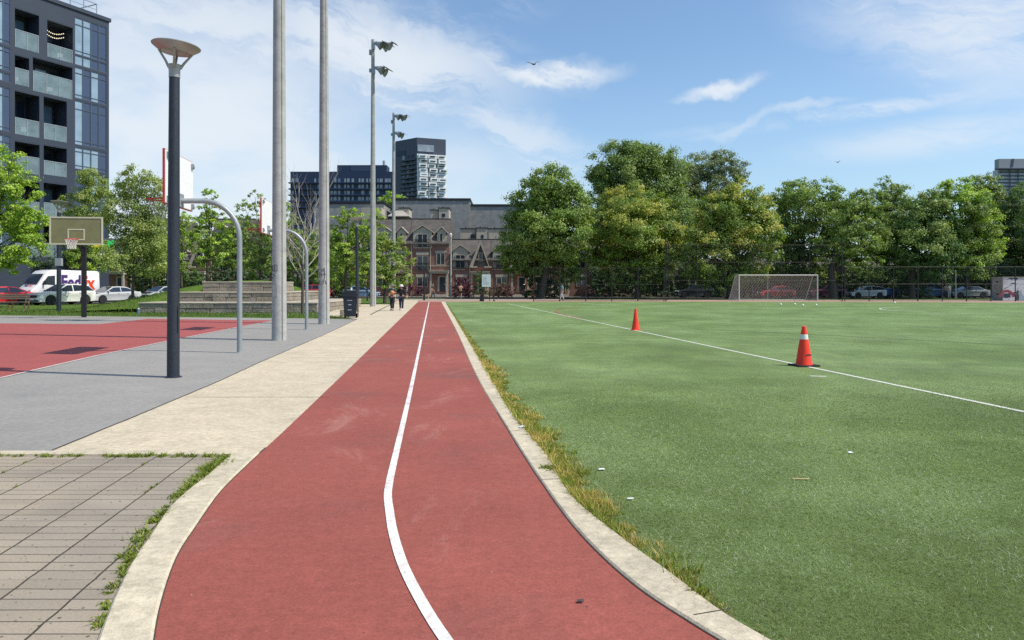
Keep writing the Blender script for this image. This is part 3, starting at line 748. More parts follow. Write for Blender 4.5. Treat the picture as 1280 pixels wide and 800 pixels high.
# ---- soccer goal
gl = G(925.3, 375.7); gr = G(1019.8, 375.5); gY = (gl.y+gr.y)/2
W_ = gr.x-gl.x; gh = ZA(344, gY)
M['goalwhite'] = mat('goalwhite', (.52, .52, .47), .5, ((3, .1, 5),))
g = thing('soccer_goal', 'white soccer goal with a net at the far side of the turf', 'soccer goal', (gl.x, gY, 0), 0)
mb = MB()
for x in (0, W_): mb.tube([(x, 0, 0), (x, 0, gh)], .06, 10)
mb.build('post', M['goalwhite'], g, True)
mb = MB(); mb.tube([(-.05, 0, gh), (W_+.05, 0, gh)], .06, 10); mb.build('crossbar', M['goalwhite'], g, True)
xo = -.42
mb = MB()
for x, s_ in ((0, 1), (W_, 1)):
    mb.tube([(x, 0, gh-.02), (x+xo*.4, .7, gh-.02), (x+xo, 2.0, .03)], .03, 6); mb.tube([(x, 0, .03), (x+xo, 2.0, .03)], .03, 6)
mb.tube([(xo, 2.0, .03), (W_+xo, 2.0, .03)], .03, 6); mb.tube([(xo*.4, .7, gh-.02), (W_+xo*.4, .7, gh-.02)], .03, 6)
mb.build('back_frame', M['goalwhite'], g, True)
gn = netmat('goalnet', (.62, .61, .55), .16, .019)
mb = MB(); mb.add([(0, 0, gh-.03), (xo*.4, .7, gh-.03), (xo, 2, .04), (0, 0, .04)], [(0, 1, 2, 3)]); mb.add([(W_, 0, gh-.03), (W_+xo*.4, .7, gh-.03), (W_+xo, 2, .04), (W_, 0, .04)], [(0, 1, 2, 3)])
mb.add([(0, 0, gh-.03), (W_, 0, gh-.03), (W_+xo*.4, .7, gh-.03), (xo*.4, .7, gh-.03)], [(0, 1, 2, 3)]); mb.add([(xo*.4, .7, gh-.03), (W_+xo*.4, .7, gh-.03), (W_+xo, 2, .04), (xo, 2, .04)], [(0, 1, 2, 3)])
mb.build('net', gn, g)
for k, (px, py, lb) in enumerate(((976, 381.8, 'white ball on the turf, leftmost of the row in front of the goal'), (993.6, 381.6, 'white ball on the turf second from the left before the goal'), (1003.6, 383, 'white ball on the turf slightly nearer than the others before the goal'), (1020.3, 382.6, 'white ball on the turf in front of the right goal post'), (1118.3, 379.6, 'pale blue-white ball lying alone near the right fence'))):
    p = G(px, py); mb = MB(); mb.sphere((0, 0, 0), .08, n=16, m=10); o = mb.build('ball', M['white'], None, True); o.location = (p.x, p.y, .083); tag(o, lb, 'ball', 'balls on the turf')

# ---- fences
fm = M['black']
def fence(name, label, pts, h, step, rails, seedz=0):
    f = thing(name, label, 'fence', (pts[0].x, pts[0].y, 0), 0)
    o0 = Vector((pts[0].x, pts[0].y, 0)); first = True
    for a, b in zip(pts, pts[1:]):
        a = Vector((a.x, a.y, 0))-o0; b = Vector((b.x, b.y, 0))-o0
        n = 1 if abs(b.y-a.y) > abs(b.x-a.x) else max(1, round((b-a).length/step))
        for k in range(0 if first else 1, n+1):
            p = a+(b-a)*k/n; mb = MB(); mb.tube([(p.x, p.y, 0), (p.x, p.y, h)], .045, 8); mb.sphere((p.x, p.y, h), .05, n=8, m=4); mb.build('post', fm, f)
        first = False
        mb = MB()
        for z in rails: mb.tube([(a.x, a.y, z*h), (b.x, b.y, z*h)], .016, 6)
        mb.build('rail', fm, f)
        mb = MB(); mb.add([(a.x, a.y, .03), (b.x, b.y, .03), (b.x, b.y, h-.02), (a.x, a.y, h-.02)], [(0, 1, 2, 3)]); mb.build('chain_link', M['chain'], f)
    return f
M['chain'] = netmat('chain', (.012, .015, .022), .12, .0048)
y1 = 70.0
fence('chain_link_fence', 'black chain link fence along the far turf in front of the brick houses', [Vector((XA(667, y1), y1, 0)), Vector((XA(830, y1), y1, 0))], 3.2, 2.45, (.02, .5, .99))
fence('tall_fence', 'tall black chain link fence standing behind the soccer goal', [Vector((XA(831, y1)+.15, y1+.3, 0)), Vector((XA(836, 79.5), 79.5, 0)), Vector((XA(1047, 79.5), 79.5, 0)), Vector((XA(1054, y1), y1+.2, 0))], 5.9, 3.0, (.01, .35, .68, .995))
fence('chain_link_fence', 'black chain link fence in front of the parked cars right of the goal', [Vector((XA(1056, y1), y1, 0)), Vector((XA(1330, y1), y1, 0))], 3.3, 2.38, (.02, .5, .99))
sg = thing('notice_sign', 'white rectangular notice hung on the black fence by the brick houses', 'sign', (XA(608, y1), y1-.12, 0), 0)
mb = MB(); mb.box(-.42, .42, -.015, .015, ZA(358.5, y1), ZA(343, y1)); o = mb.build('panel', mat('signwhite', (.62, .68, .70), .5, ((2, .06, 4),)), sg)
mb = MB(); rnd = random.Random(4)
for k in range(9): mb.box(-.34, -.34+rnd.uniform(.3, .66), -.019, -.0155, ZA(346.0+k*1.2, y1)-.018, ZA(346.0+k*1.2, y1)+.012)
mb.build('printed_lines', mat('signgrey', (.34, .38, .41), .6), o)
mb = MB(); mb.tube([(-.3, .05, 0), (-.3, .05, 2.5)], .03, 6); mb.tube([(.3, .05, 0), (.3, .05, 2.5)], .03, 6); mb.build('stand', M['black'], sg)
for px, lb in ((617.5, 'slim black post right of the white notice at the far turf edge'), (602.3, 'slim black post with a dark box at its foot left of the white notice')):
    p = thing('fence_post', lb, 'post', (XA(px, 71), 71, 0), 0)
    mb = MB(); mb.tube([(0, 0, 0), (0, 0, 3.1)], .05, 8); mb.build('post', fm, p)
    if px < 610: mb = MB(); mb.prism([(-.22, 0), (.22, 0), (.16, .6), (-.16, .6)], -.2, .2); mb.build('box', M['black'], p, bevel=.03)
    else: mb = MB(); mb.lathe([(.08, 0), (.08, .1), (.05, .14)], 8); mb.build('foot', fm, p)

# ---- street furniture at the far end
def pole_thing(px, py, Y, topy, r, label, name='street_pole', mt='galv', arm=None):
    p = thing(name, label, 'street pole', (XA(px, Y), Y, 0), 0)
    h = ZA(topy, Y)
    mb = MB(); mb.tube([(0, 0, 0), (0, 0, h)], [r, r*.7], 10); mb.build('pole', M[mt], p, True)
    if arm:
        mb = MB(); mb.tube([(0, 0, h-.1), (arm*.5, -.1, h+.12), (arm, -.2, h+.1)], .04, 6); mb.build('arm', M[mt], p, True)
        mb = MB(); mb.sphere((arm, -.2, h+.08), .34, .16, .1); mb.build('lamp_head', M['steel'], p, True)
    else:
        mb = MB(); mb.lathe([(r*.8, h), (r*.9, h+.05), (.02, h+.1)], 8); mb.build('cap', M[mt], p, True)
    return p, h
p, h = pole_thing(563.5, 371, 88, 297, .13, 'grey utility pole with a glass lantern between the two brick houses', 'utility_pole', 'polecon')
mb = MB(); mb.lathe([(.06, h), (.13, h+.12), (.16, h+.4), (.08, h+.5), (.02, h+.55)], 10); mb.build('lantern', M['lamp'], p, True)
pole_thing(530.3, 374, 76, 340, .11, 'short dark street post at the end of the running track', 'street_post', 'black')
pole_thing(480.5, 376, 66, 349, .1, 'dark iron post under the leafy tree left of the walking couple', 'street_post', 'black')
pole_thing(459, 374, 72, 347, .07, 'thin dark post between the blue car and the floodlight pole', 'street_post', 'black')
pole_thing(486.5, 378, 70, 302, .06, 'street light with a flat head reaching out over the leafy tree', 'street_light', 'galv', -2.4)
p, h = pole_thing(959.5, 372, 86, 336, .06, 'thin post with a small yellow sign behind the soccer goal', 'sign_post', 'galv')
mb = MB(); mb.box(-.22, .22, -.08, -.06, h-.1, h+.4); mb.build('sign_plate', mat('yel', (.6, .38, .05), .5), p, bevel=.005)
pole_thing(1194.5, 372, 86, 339, .07, 'slim grey street post above the dark grey sedan', 'street_post', 'galv')
pole_thing(941, 372, 86, 350, .07, 'slim grey post seen through the left half of the goal net', 'street_post', 'galv')
# ================================================================== vehicles
def offset2d(poly, d):
    n = len(poly); out = []
    A = sum(poly[i][0]*poly[(i+1) % n][1]-poly[(i+1) % n][0]*poly[i][1] for i in range(n))
    sg = 1 if A > 0 else -1
    for i in range(n):
        p0, p1, p2 = Vector(poly[i-1]), Vector(poly[i]), Vector(poly[(i+1) % n])
        e1 = (p1-p0).normalized(); e2 = (p2-p1).normalized()
        nn = Vector((-e1.y, e1.x)) + Vector((-e2.y, e2.x))
        nn = nn.normalized() if nn.length > 1e-6 else Vector((0, 0))
        out.append(tuple(p1 + nn*d*sg))
    return out
def loft_side(mb, poly, layers):
    """poly in (x,z); layers: (y, inset)"""
    n = len(poly); V = []
    for y, d in layers: V += [(a, y, b) for a, b in offset2d(poly, d)]
    k = len(layers)
    Fc = [(i*n+j, i*n+(j+1) % n, (i+1)*n+(j+1) % n, (i+1)*n+j) for i in range(k-1) for j in range(n)]
    Fc += [tuple(range(n-1, -1, -1)), tuple(range((k-1)*n, k*n))]
    return mb.add(V, Fc)
STY = {
 'sedan': dict(L=4.6, W=1.8, wh=(1.40, -1.33), r=.325, top=[(-2.27, .42), (-2.3, .75), (-2.2, .99), (-1.6, 1.03), (0, .98), (.95, .97), (1.75, .86), (2.16, .72), (2.28, .52)], cab=[(-1.9, 1.01), (-.95, 1.41), (-.3, 1.46), (.3, 1.43), (1.2, .94)], bp=(-.35,)),
 'hatch': dict(L=4.3, W=1.78, wh=(1.33, -1.27), r=.325, top=[(-2.1, .42), (-2.14, .75), (-2.08, 1.02), (-1.5, 1.03), (0, .99), (.95, .98), (1.7, .86), (2.05, .70), (2.14, .5)], cab=[(-2.05, 1.0), (-1.62, 1.40), (-.4, 1.50), (.2, 1.46), (1.15, .95)], bp=(-.35,)),
 'suv': dict(L=4.6, W=1.88, wh=(1.42, -1.35), r=.37, top=[(-2.25, .45), (-2.3, .8), (-2.22, 1.10), (-1.5, 1.12), (0, 1.07), (.85, 1.07), (1.75, .98), (2.15, .86), (2.28, .55)], cab=[(-2.2, 1.08), (-1.75, 1.56), (-.6, 1.66), (.05, 1.62), (1.0, 1.04)], bp=(-.4,)),
 'pickup': dict(L=5.4, W=1.95, wh=(1.75, -1.65), r=.4, top=[(-2.65, .55), (-2.7, .9), (-2.68, 1.22), (-.75, 1.22), (.3, 1.17), (1.3, 1.17), (2.3, 1.08), (2.6, .95), (2.7, .6)], cab=[(-.85, 1.2), (-.7, 1.78), (-.2, 1.84), (.45, 1.80), (1.25, 1.13)], bp=(.1,)),
}
PAINT = {}
def paint(c, rough=.28):
    k = tuple(c)
    if k not in PAINT: PAINT[k] = mat('paint', c, rough, ((1.2, .05, 3),), spec=.5, coat=.6)
    return PAINT[k]
def wheels(parent, wl, r, W):
    for x in wl:
        for s in (-1, 1):
            T = Matrix.Translation((x, s*(W/2-.1), r)) @ Matrix.Rotation(R(-90*s), 4, 'X')
            mb = MB(); mb.lathe([(r*.62, -.1), (r*.95, -.1), (r, -.06), (r, .06), (r*.95, .1), (r*.64, .1)], 20, T); w = mb.build('wheel', M['rubber'], parent, True)
            mb = MB(); mb.lathe([(r*.63, .085), (r*.6, .06), (.05, .07), (.03, .08)], 20, T)
            for k in range(5): mb.cbox((r*.34, 0, .08), r*.52, .06, .03, T @ Matrix.Rotation(R(72*k), 4, 'Z'))
            mb.build('rim', M['chrome'], w)
def car(label, loc, heading, col, style, group=None, name='parked_car', cat='car'):
    s = STY[style]; L, W, r = s['L'], s['W'], s['r']
    c = thing(name, label, cat, loc, heading, group)
    pm = paint(col)
    bot = [(L/2-.05, .25)]
    for wx in s['wh']:
        bot.append((wx+r*1.17, .24))
        for k in range(9):
            a = R(180*k/8); bot.append((wx+math.cos(a)*r*1.15, r+.02+math.sin(a)*r*1.1))
        bot.append((wx-r*1.17, .24))
    bot.append((-L/2+.06, .27))
    poly = s['top'] + bot
    mb = MB(); w = W/2
    loft_side(mb, poly, [(-w, .06), (-w+.02, .025), (-w+.08, 0), (w-.08, 0), (w-.02, .025), (w, .06)])
    body = mb.build('body', pm, c, True, 35)
    mb = MB(); mb.box(-L/2+.25, L/2-.25, -w+.12, w-.12, .2, .9); mb.build('underbody', M['black'], c)
    # cabin
    cab = s['cab']; wb, wt = w-.06, w-.28; z0 = min(p[1] for p in cab); z1 = max(p[1] for p in cab)
    yy = lambda z: wb + (wt-wb)*(z-z0)/(z1-z0)
    n = len(cab); mb = MB()
    mb.add([(x, -yy(z), z) for x, z in cab] + [(x, yy(z), z) for x, z in cab], [tuple(range(n)), tuple(range(2*n-1, n-1, -1))] + [(j, n+j, n+(j+1) % n, (j+1) % n) for j in range(n)])
    mb.build('cabin', pm, c, True, 25, bevel=.03)
    gm = M['glass']
    ins = offset2d(cab, .075)
    def side(poly2, sgn):
        mb = MB(); mb.add([(x, sgn*(yy(z)+.006), z) for x, z in poly2], [tuple(range(len(poly2)))]); mb.build('window', gm, c, fix=False)
    def clip(poly2, x0, x1):
        for xx, keep in ((x0, 1), (x1, -1)):
            out = []
            for a, b in zip(poly2, poly2[1:]+poly2[:1]):
                ia, ib = (a[0]-xx)*keep >= 0, (b[0]-xx)*keep >= 0
                if ia: out.append(a)
                if ia != ib:
                    k = (xx-a[0])/(b[0]-a[0]); out.append((xx, a[1]+(b[1]-a[1])*k))
            poly2 = out
        return poly2
    bp = s['bp'][0]
    for sgn in (-1, 1):
        for a, b in ((-9, bp-.04), (bp+.04, 9)):
            q_ = clip(ins, a, b)
            if len(q_) > 2: side(q_, sgn)
    (xa, za), (xb, zb) = cab[-1], cab[-2]
    def face(p, q, nm, k0=.08, k1=.95, off=.012):
        (xa, za), (xb, zb) = p, q
        d = Vector((xb-xa, 0, zb-za)); nn = Vector((d.z, 0, -d.x)).normalized()
        if nn.z < 0: nn = -nn
        a = Vector((xa, 0, za)) + d*k0 + nn*off; b = Vector((xa, 0, za)) + d*k1 + nn*off
        mb = MB(); mb.add([(a.x, -yy(a.z)+.07, a.z), (a.x, yy(a.z)-.07, a.z), (b.x, yy(b.z)-.06, b.z), (b.x, -yy(b.z)+.06, b.z)], [(0, 1, 2, 3)])
        mb.build(nm, gm, c)
    face(cab[-1], cab[-2], 'windshield', .08, .96, .02); face(cab[0], cab[1], 'rear_window', .15, .92, .02)
    for sgn in (-1, 1):
        zt = s['top'][-2][1]
        mb = MB(); mb.cbox((L/2-.13, sgn*(w-.27), zt-.02), .26, .36, .13); mb.build('headlight', M['lamp'], c, bevel=.03)
        mb = MB(); mb.cbox((-L/2+.08, sgn*(w-.2), .86), .14, .3, .16); mb.build('tail_light', M['tail'], c, bevel=.02)
        mb = MB(); mb.cbox((cab[-1][0]-.3, sgn*(w+.06), z0+.08), .12, .2, .13); mb.build('mirror', pm, c, bevel=.03)
        for dx in (-.9, -.05):
            mb = MB(); mb.cbox((dx, sgn*(w+.004), z0-.1), .16, .03, .03); mb.build('door_handle', M['chrome'], c)
    zf = s['top'][-2][1]
    mb = MB(); mb.cbox((L/2-.015, 0, zf-.17), .06, W*.52, .2); mb.cbox((L/2-.02, 0, .36), .08, W*.72, .14); mb.build('grille', M['black'], c, bevel=.02)
    mb = MB(); mb.cbox((L/2+.02, 0, .46), .02, .5, .13); mb.cbox((-L/2-.005, 0, .62), .03, .5, .13); mb.build('licence_plate', M['white'], c)
    wheels(c, s['wh'], r, W)
    return c
def text_mesh(name, txt, size, m, parent, T, bold=.02, ext=.004, align='LEFT'):
    cu = bpy.data.curves.new('t', 'FONT'); cu.body = txt; cu.size = size; cu.extrude = ext; cu.offset = bold; cu.align_x = align; cu.resolution_u = 3
    to = bpy.data.objects.new('t', cu); COL.objects.link(to)
    me = bpy.data.meshes.new_from_object(to.evaluated_get(bpy.context.evaluated_depsgraph_get()))
    bpy.data.objects.remove(to); me.name = name
    me.materials.clear(); me.materials.append(m)
    o = bpy.data.objects.new(name, me); link(o, parent); o.matrix_local = T
    return o
hd = math.atan2(-D.y, -D.x)
gl_ = 'cars parked along the left street'
def gx(px, Y): return (XA(px, Y), Y, -.02)
car('white crossover parked nose-on in front of the delivery van, behind the green hoop', gx(77, 58.5), hd, (.72, .71, .68), 'suv', gl_)
car('light silver coupe with dark glass partly behind the grass slope', gx(139, 63.5), hd, (.52, .53, .54), 'sedan', gl_)
car('bright red car behind the wooden bench', gx(-2, 57.5), hd, (.62, .02, .025), 'sedan', gl_)
car('grey car whose roof just shows above the grass mound left of the stone terrace', gx(203, 72), hd, (.45, .47, .5), 'sedan', gl_)
# delivery van
V_ = thing('delivery_van', 'tall white delivery van with large purple and red lettering on its side', 'van', gx(74, 62.5), hd)
pm = paint((.74, .74, .75), .35); w = 1.0
vt = [(-2.98, .45), (-3.0, 1.6), (-2.95, 2.6), (-2.8, 2.78), (1.0, 2.84), (1.45, 2.74), (1.75, 2.5), (2.35, 1.62), (2.85, 1.25), (2.98, 1.0), (3.0, .5)]
bot = [(2.95, .3)]
for wx in (1.95, -1.85):
    bot.append((wx+.42, .3))
    for k in range(9): a = R(180*k/8); bot.append((wx+math.cos(a)*.41, .37+math.sin(a)*.4))
    bot.append((wx-.42, .3))
bot.append((-2.9, .32))
mb = MB(); loft_side(mb, vt+bot, [(-w, .08), (-w+.03, .03), (-w+.14, 0), (w-.14, 0), (w-.03, .03), (w, .08)]); mb.build('body', pm, V_, True, 35)
mb = MB(); mb.add([(1.79, -.8, 2.47), (1.79, .8, 2.47), (2.37, .88, 1.66), (2.37, -.88, 1.66)], [(0, 1, 2, 3)]); o = mb.build('windshield', M['glass'], V_); o.location = (.03, 0, .02)
for s_ in (-1, 1):
    mb = MB(); mb.add([(1.0, s_*1.004, 2.35), (1.6, s_*1.004, 2.3), (2.1, s_*1.004, 1.62), (1.0, s_*1.004, 1.55)], [(0, 1, 2, 3)]); mb.build('window', M['glass'], V_)
    mb = MB(); mb.cbox((2.86, s_*.78, 1.05), .2, .36, .24); mb.build('headlight', M['lamp'], V_, bevel=.04)
    mb = MB(); mb.cbox((1.95, s_*1.16, 1.75), .12, .24, .36); mb.build('mirror', M['black'], V_, bevel=.04)
    mb = MB(); mb.cbox((-2.98, s_*.86, 1.2), .06, .16, .6); mb.build('tail_light', M['tail'], V_, bevel=.02)
mb = MB(); mb.cbox((2.97, 0, .86), .08, 1.1, .3); mb.cbox((2.98, 0, .48), .08, 1.7, .2); mb.build('grille', M['black'], V_, bevel=.03)
mb = MB(); mb.box(-2.9, 2.6, -w-.006, w+.006, .42, .5); mb.build('side_trim', M['black'], V_)
mb = MB(); mb.box(-2.7, 2.5, -.85, .85, .25, .9); mb.build('underbody', M['black'], V_)
wheels(V_, (1.95, -1.85), .36, 2.0)
pur, orr = mat('purple', (.075, .03, .16), .4, ()), mat('orangered', (.78, .055, .01), .4, ())
# car's left side is +y; text must read from outside: x_text = -x
def fit_text(txt, m_, x0_, x1_, z0_, z1_):
    """lettering on the van's left side, fitted between two points along the body"""
    o = text_mesh('lettering', txt, 1.0, m_, V_, Matrix.Identity(4), .035)
    xs = [v.co.x for v in o.data.vertices]; zs = [v.co.y for v in o.data.vertices]
    kx = (x0_-x1_)/(max(xs)-min(xs)); kz = (z1_-z0_)/(max(zs)-min(zs))
    for v in o.data.vertices: v.co = Vector((x0_-(v.co.x-min(xs))*kx, 1.009+v.co.z, z0_+(v.co.y-min(zs))*kz))
    o.data.update(); return o
fit_text('Fed', pur, .46, -1.22, 1.18, 2.42); fit_text('Ex', orr, -1.28, -2.54, 1.18, 2.36)
dv = Vector((-.5, 0, .37)).normalized(); 
Th = Matrix(((0, dv.x, .6, 2.63), (1, 0, 0, -.55), (0, dv.z, .8, 1.46), (0, 0, 0, 1)))
text_mesh('lettering', 'Fed', .36, pur, V_, Th, .008); Th2 = Th.copy(); Th2[1][3] = .12; text_mesh('lettering', 'Ex', .36, orr, V_, Th2, .008)

gr_ = 'cars parked along the far street'
def fx_(px, Y=91): return (XA(px, Y), Y, -.02)
car('bright red hatchback seen through the goal net', fx_(970, 90.2), math.pi, (.60, .025, .035), 'hatch', gr_)
car('dark burgundy car half hidden behind the right goal post and tree trunk', fx_(1033, 92.5), math.pi, (.16, .03, .06), 'suv', gr_)
car('light silver hatchback behind the black fence right of the leaning tree', fx_(1082.5, 90), math.pi, (.56, .57, .56), 'hatch', gr_)
car('dark grey sedan with a pale roof at the right behind the fence', fx_(1209.5, 90), math.pi, (.2, .2, .2), 'sedan', gr_)
car('blue pickup truck beside the two standing people behind the fence', fx_(1162, 92.3), 0, (.10, .19, .30), 'pickup', gr_, 'pickup_truck', 'pickup truck')
car('red car glimpsed behind the bare tree and the stone terrace', fx_(388, 90), math.pi, (.5, .04, .05), 'suv', gr_)
car('pale blue car right of the litter bin under the leafy trees', fx_(452, 90), 0, (.22, .33, .46), 'hatch', gr_)
car('dark car under the trees between the goal and the walking man', fx_(868, 92), math.pi, (.03, .035, .045), 'suv', gr_)
tp = thing('covered_trailer', 'bright blue tarpaulin-covered load behind the silver hatchback', 'trailer', fx_(1114, 92), 0)
mb = MB(); mb.prism([(-.85, .2), (.85, .2), (.85, .85), (.6, 1.15), (-.2, 1.22), (-.8, 1.0)], -.7, .7); mb.build('tarpaulin', mat('tarp', (.03, .14, .42), .5, ((4, .25, 5),), bump=(5, .8, .1)), tp, bevel=.08)
for x in (-.6, .6): mb = MB(); mb.tube([(x, -.75, .22), (x, .75, .22)], .22, 12); mb.build('wheel', M['rubber'], tp)

# ================================================================== people and animals
def skin(name, V, E, Rr, m, parent, sub=2, root=0):
    me = bpy.data.meshes.new(name); me.from_pydata([tuple(v) for v in V], E, []); me.materials.append(m)
    o = link(bpy.data.objects.new(name, me), parent)
    o.modifiers.new('Skin', 'SKIN').use_smooth_shade = True
    for i, r in enumerate(Rr):
        sv = me.skin_vertices[0].data[i]; sv.radius = (r, r) if not isinstance(r, tuple) else r; sv.use_root = (i == root)
    s = o.modifiers.new('Sub', 'SUBSURF'); s.levels = 1; s.render_levels = sub
    return o
CL = {}
def cloth(c):
    k = tuple(c)
    if k not in CL: CL[k] = mat('cloth', c, .85, ((9, .15, 4),))
    return CL[k]
def person(label, loc, rz, h, shirt, pants, shoes, armL, armR, stride=.14, hat=None, hair=(.03, .02, .015), shorts=False, sleeves=True, group=None):
    """built facing local -y; armL/armR: (elbow, wrist) relative to the shoulder"""
    p = thing('person', label, 'person', loc, rz, group); k = h/1.75; v = lambda *a: Vector(a)*k
    sL, sR = v(.19, 0, 1.43), v(-.19, 0, 1.43)
    eL, wL = sL+v(*armL[0]), sL+v(*armL[1]); eR, wR = sR+v(*armR[0]), sR+v(*armR[1])
    st = stride
    kL, aL, kR, aR = v(.10, -st*.7, .50), v(.10, -st, .09), v(-.10, st*.25, .50), v(-.10, st, .10)
    tL, tR = aL+v(.02, -.17, -.05), aR+v(-.02, -.16, -.06)
    V = [v(0, 0, .97), v(0, 0, 1.18), v(0, -.01, 1.38), v(0, 0, 1.50), v(0, -.015, 1.585), v(0, -.02, 1.66), v(0, -.005, 1.72),
         sL, eL, wL, wL+(wL-eL).normalized()*.09*k, sR, eR, wR, wR+(wR-eR).normalized()*.09*k,
         v(.10, 0, .90), kL, aL, v(-.10, 0, .90), kR, aR, tL, tR]
    E = [(0, 1), (1, 2), (2, 3), (3, 4), (4, 5), (5, 6), (2, 7), (7, 8), (8, 9), (9, 10), (2, 11), (11, 12), (12, 13), (13, 14), (0, 15), (15, 16), (16, 17), (0, 18), (18, 19), (19, 20), (17, 21), (20, 22)]
    Rr = [x*k for x in (.13, .125, .14, .055, .075, .09, .07, .06, .045, .032, .028, .06, .045, .032, .028, .09, .06, .04, .09, .06, .04, .035, .035)]
    skin('body', V, E, Rr, M['skin'], p)
    sv = [v(0, 0, .93), v(0, 0, 1.18), v(0, -.01, 1.37), v(0, 0, 1.47), sL, sL+(eL-sL)*.9, sR, sR+(eR-sR)*.9]
    se = [(0, 1), (1, 2), (2, 3), (2, 4), (4, 5), (2, 6), (6, 7)]; sr = [.165, .155, .165, .08, .085, .075, .085, .075]
    if sleeves == 'long':
        sv += [eL, eL+(wL-eL)*.9, eR, eR+(wR-eR)*.9]; se += [(5, 8), (8, 9), (7, 10), (10, 11)]; sr += [.062, .05, .062, .05]
    skin('shirt', sv, se, [x*k for x in sr], cloth(shirt), p)
    pv = [v(0, 0, .98), v(.10, 0, .88), v(-.10, 0, .88)]; f = .7 if shorts else .95
    pv += [pv[1]+(kL-pv[1])*f, pv[2]+(kR-pv[2])*f]; pe = [(0, 1), (0, 2), (1, 3), (2, 4)]; pr = [.145, .115, .115, .085, .085]
    if not shorts: pv += [kL, kL+(aL-kL)*.92, kR, kR+(aR-kR)*.92]; pe += [(3, 5), (5, 6), (4, 7), (7, 8)]; pr += [.08, .065, .08, .065]
    skin('trousers', pv, pe, [x*k for x in pr], cloth(pants), p)
    for a, t_ in ((aL, tL), (aR, tR)):
        skin('shoe', [a+v(0, .05, -.035), a+v(0, -.04, -.03), t_], [(0, 1), (1, 2)], [.052*k, .055*k, .045*k], cloth(shoes), p, 1)
    hc = v(0, -.015, 1.645)
    if hat:
        mb = MB(); T = Matrix.Translation(hc); mb.lathe([(.19*k, .03*k), (.185*k, .045*k), (.115*k, .07*k), (.108*k, .13*k), (.07*k, .165*k), (.01*k, .17*k)], 14, T); mb.build('hat', cloth(hat), p, True)
    mb = MB(); mb.sphere(hc+v(0, .025, .015), .102*k, .098*k, .112*k, 12, 8); mb.build('hair', cloth(hair), p, True)
    mb = MB()
    for s_ in (-1, 1): mb.sphere(hc+v(s_*.033, -.092, 0), .011*k, n=8, m=5)
    mb.build('eyes', M['black'], p, True)
    mb = MB(); mb.sphere(hc+v(0, -.105, -.028), .014*k, .018*k, .022*k, 8, 5)
    for s_ in (-1, 1): mb.sphere(hc+v(s_*.09, .0, -.01), .012*k, .02*k, .032*k, 8, 5)
    mb.sphere(hc+v(0, -.088, -.07), .024*k, .01*k, .007*k, 8, 4)
    mb.build('face_features', M['skin'], p, True)
    for e, w_ in ((eL, wL), (eR, wR)):
        d_ = (w_-e).normalized(); sd = d_.cross(Vector((0, 1, 0))).normalized(); mb = MB(); fr_ = w_+d_*.08*k
        for q_, ln in ((-.027, .07), (-.009, .085), (.009, .08), (.027, .062)):
            a = fr_+sd*q_*k; mb.tube([a, a+d_*ln*.55*k, a+d_*ln*.95*k+Vector((0, -.02*k, 0))], [.0095*k, .0085*k, .006*k], 6)
        a = w_+d_*.03*k+sd*.028*k; mb.tube([a, a+d_*.04*k+sd*.03*k, a+d_*.075*k+sd*.03*k], [.012*k, .01*k, .007*k], 6)
        mb.build('fingers', M['skin'], p, True)
    return p
dn = ((.07, .02, -.28), (.10, -.03, -.52)); dnr = ((-.07, .02, -.28), (-.10, -.03, -.52))
person('man in a dark green T-shirt carrying a ball beside the woman', G(490.3, 388.3), R(-8), 1.56, (.035, .075, .065), (.02, .018, .03), (.05, .05, .05), ((.06, .02, -.25), (-.1, -.27, -.16)), dnr, .13, hat=(.16, .16, .15))
person('woman in a black top and white bucket hat beside the man with the ball', G(501.8, 388.0), R(-6), 1.52, (.008, .008, .01), (.025, .03, .06), (.75, .75, .73), ((.09, .02, -.27), (.18, -.06, -.47)), ((-.16, 0, -.22), (-.30, -.1, -.30)), .10, hat=(.72, .66, .62), sleeves='long')
bp_ = G(491.5, 388.3); mb = MB(); mb.sphere((0, 0, 0), .135, n=18, m=12)
o = mb.build('basketball', mat('ballorange', (.52, .19, .07), .6, ((6, .15, 4),)), None, True); o.location = (bp_.x-.02, bp_.y-.26, 1.08); tag(o, 'orange basketball held against the man\'s chest', 'ball')
person('person in dark clothes walking a dog beside the iron post', P(541, 0, 82).xy.to_3d(), R(70), 1.75, (.03, .03, .035), (.05, .05, .055), (.05, .05, .05), dn, dnr, .2)
person('bare-armed runner in black shorts by the purple bush', P(575.5, 0, 84).xy.to_3d(), R(180), 1.72, (.45, .25, .18), (.02, .02, .025), (.3, .3, .3), ((.1, 0, -.25), (.05, -.22, -.2)), ((-.1, 0, -.25), (-.05, -.2, -.18)), .16, shorts=True)
person('man in a teal shirt and pale trousers walking past the black fence', P(702.5, 0, 74).xy.to_3d(), R(-75), 1.72, (.17, .33, .36), (.42, .44, .45), (.2, .2, .2), dn, dnr, .24)
person('person in a white top standing by the blue pickup', P(1186.5, 0, 88.2).xy.to_3d(), R(20), 1.72, (.6, .58, .58), (.35, .36, .38), (.2, .2, .2), dn, dnr, .05)
person('person in a pale pink top next to the one in white by the blue pickup', P(1182.5, 0, 88.4).xy.to_3d(), R(-30), 1.66, (.55, .38, .38), (.05, .06, .1), (.1, .1, .1), dn, dnr, .05)
dg = thing('dog', 'small tan dog on the path by the dark iron post', 'dog', P(532.5, 0, 81).xy.to_3d(), R(0))
dm = mat('fur', (.36, .25, .14), .9, ((7, .35, 5),))
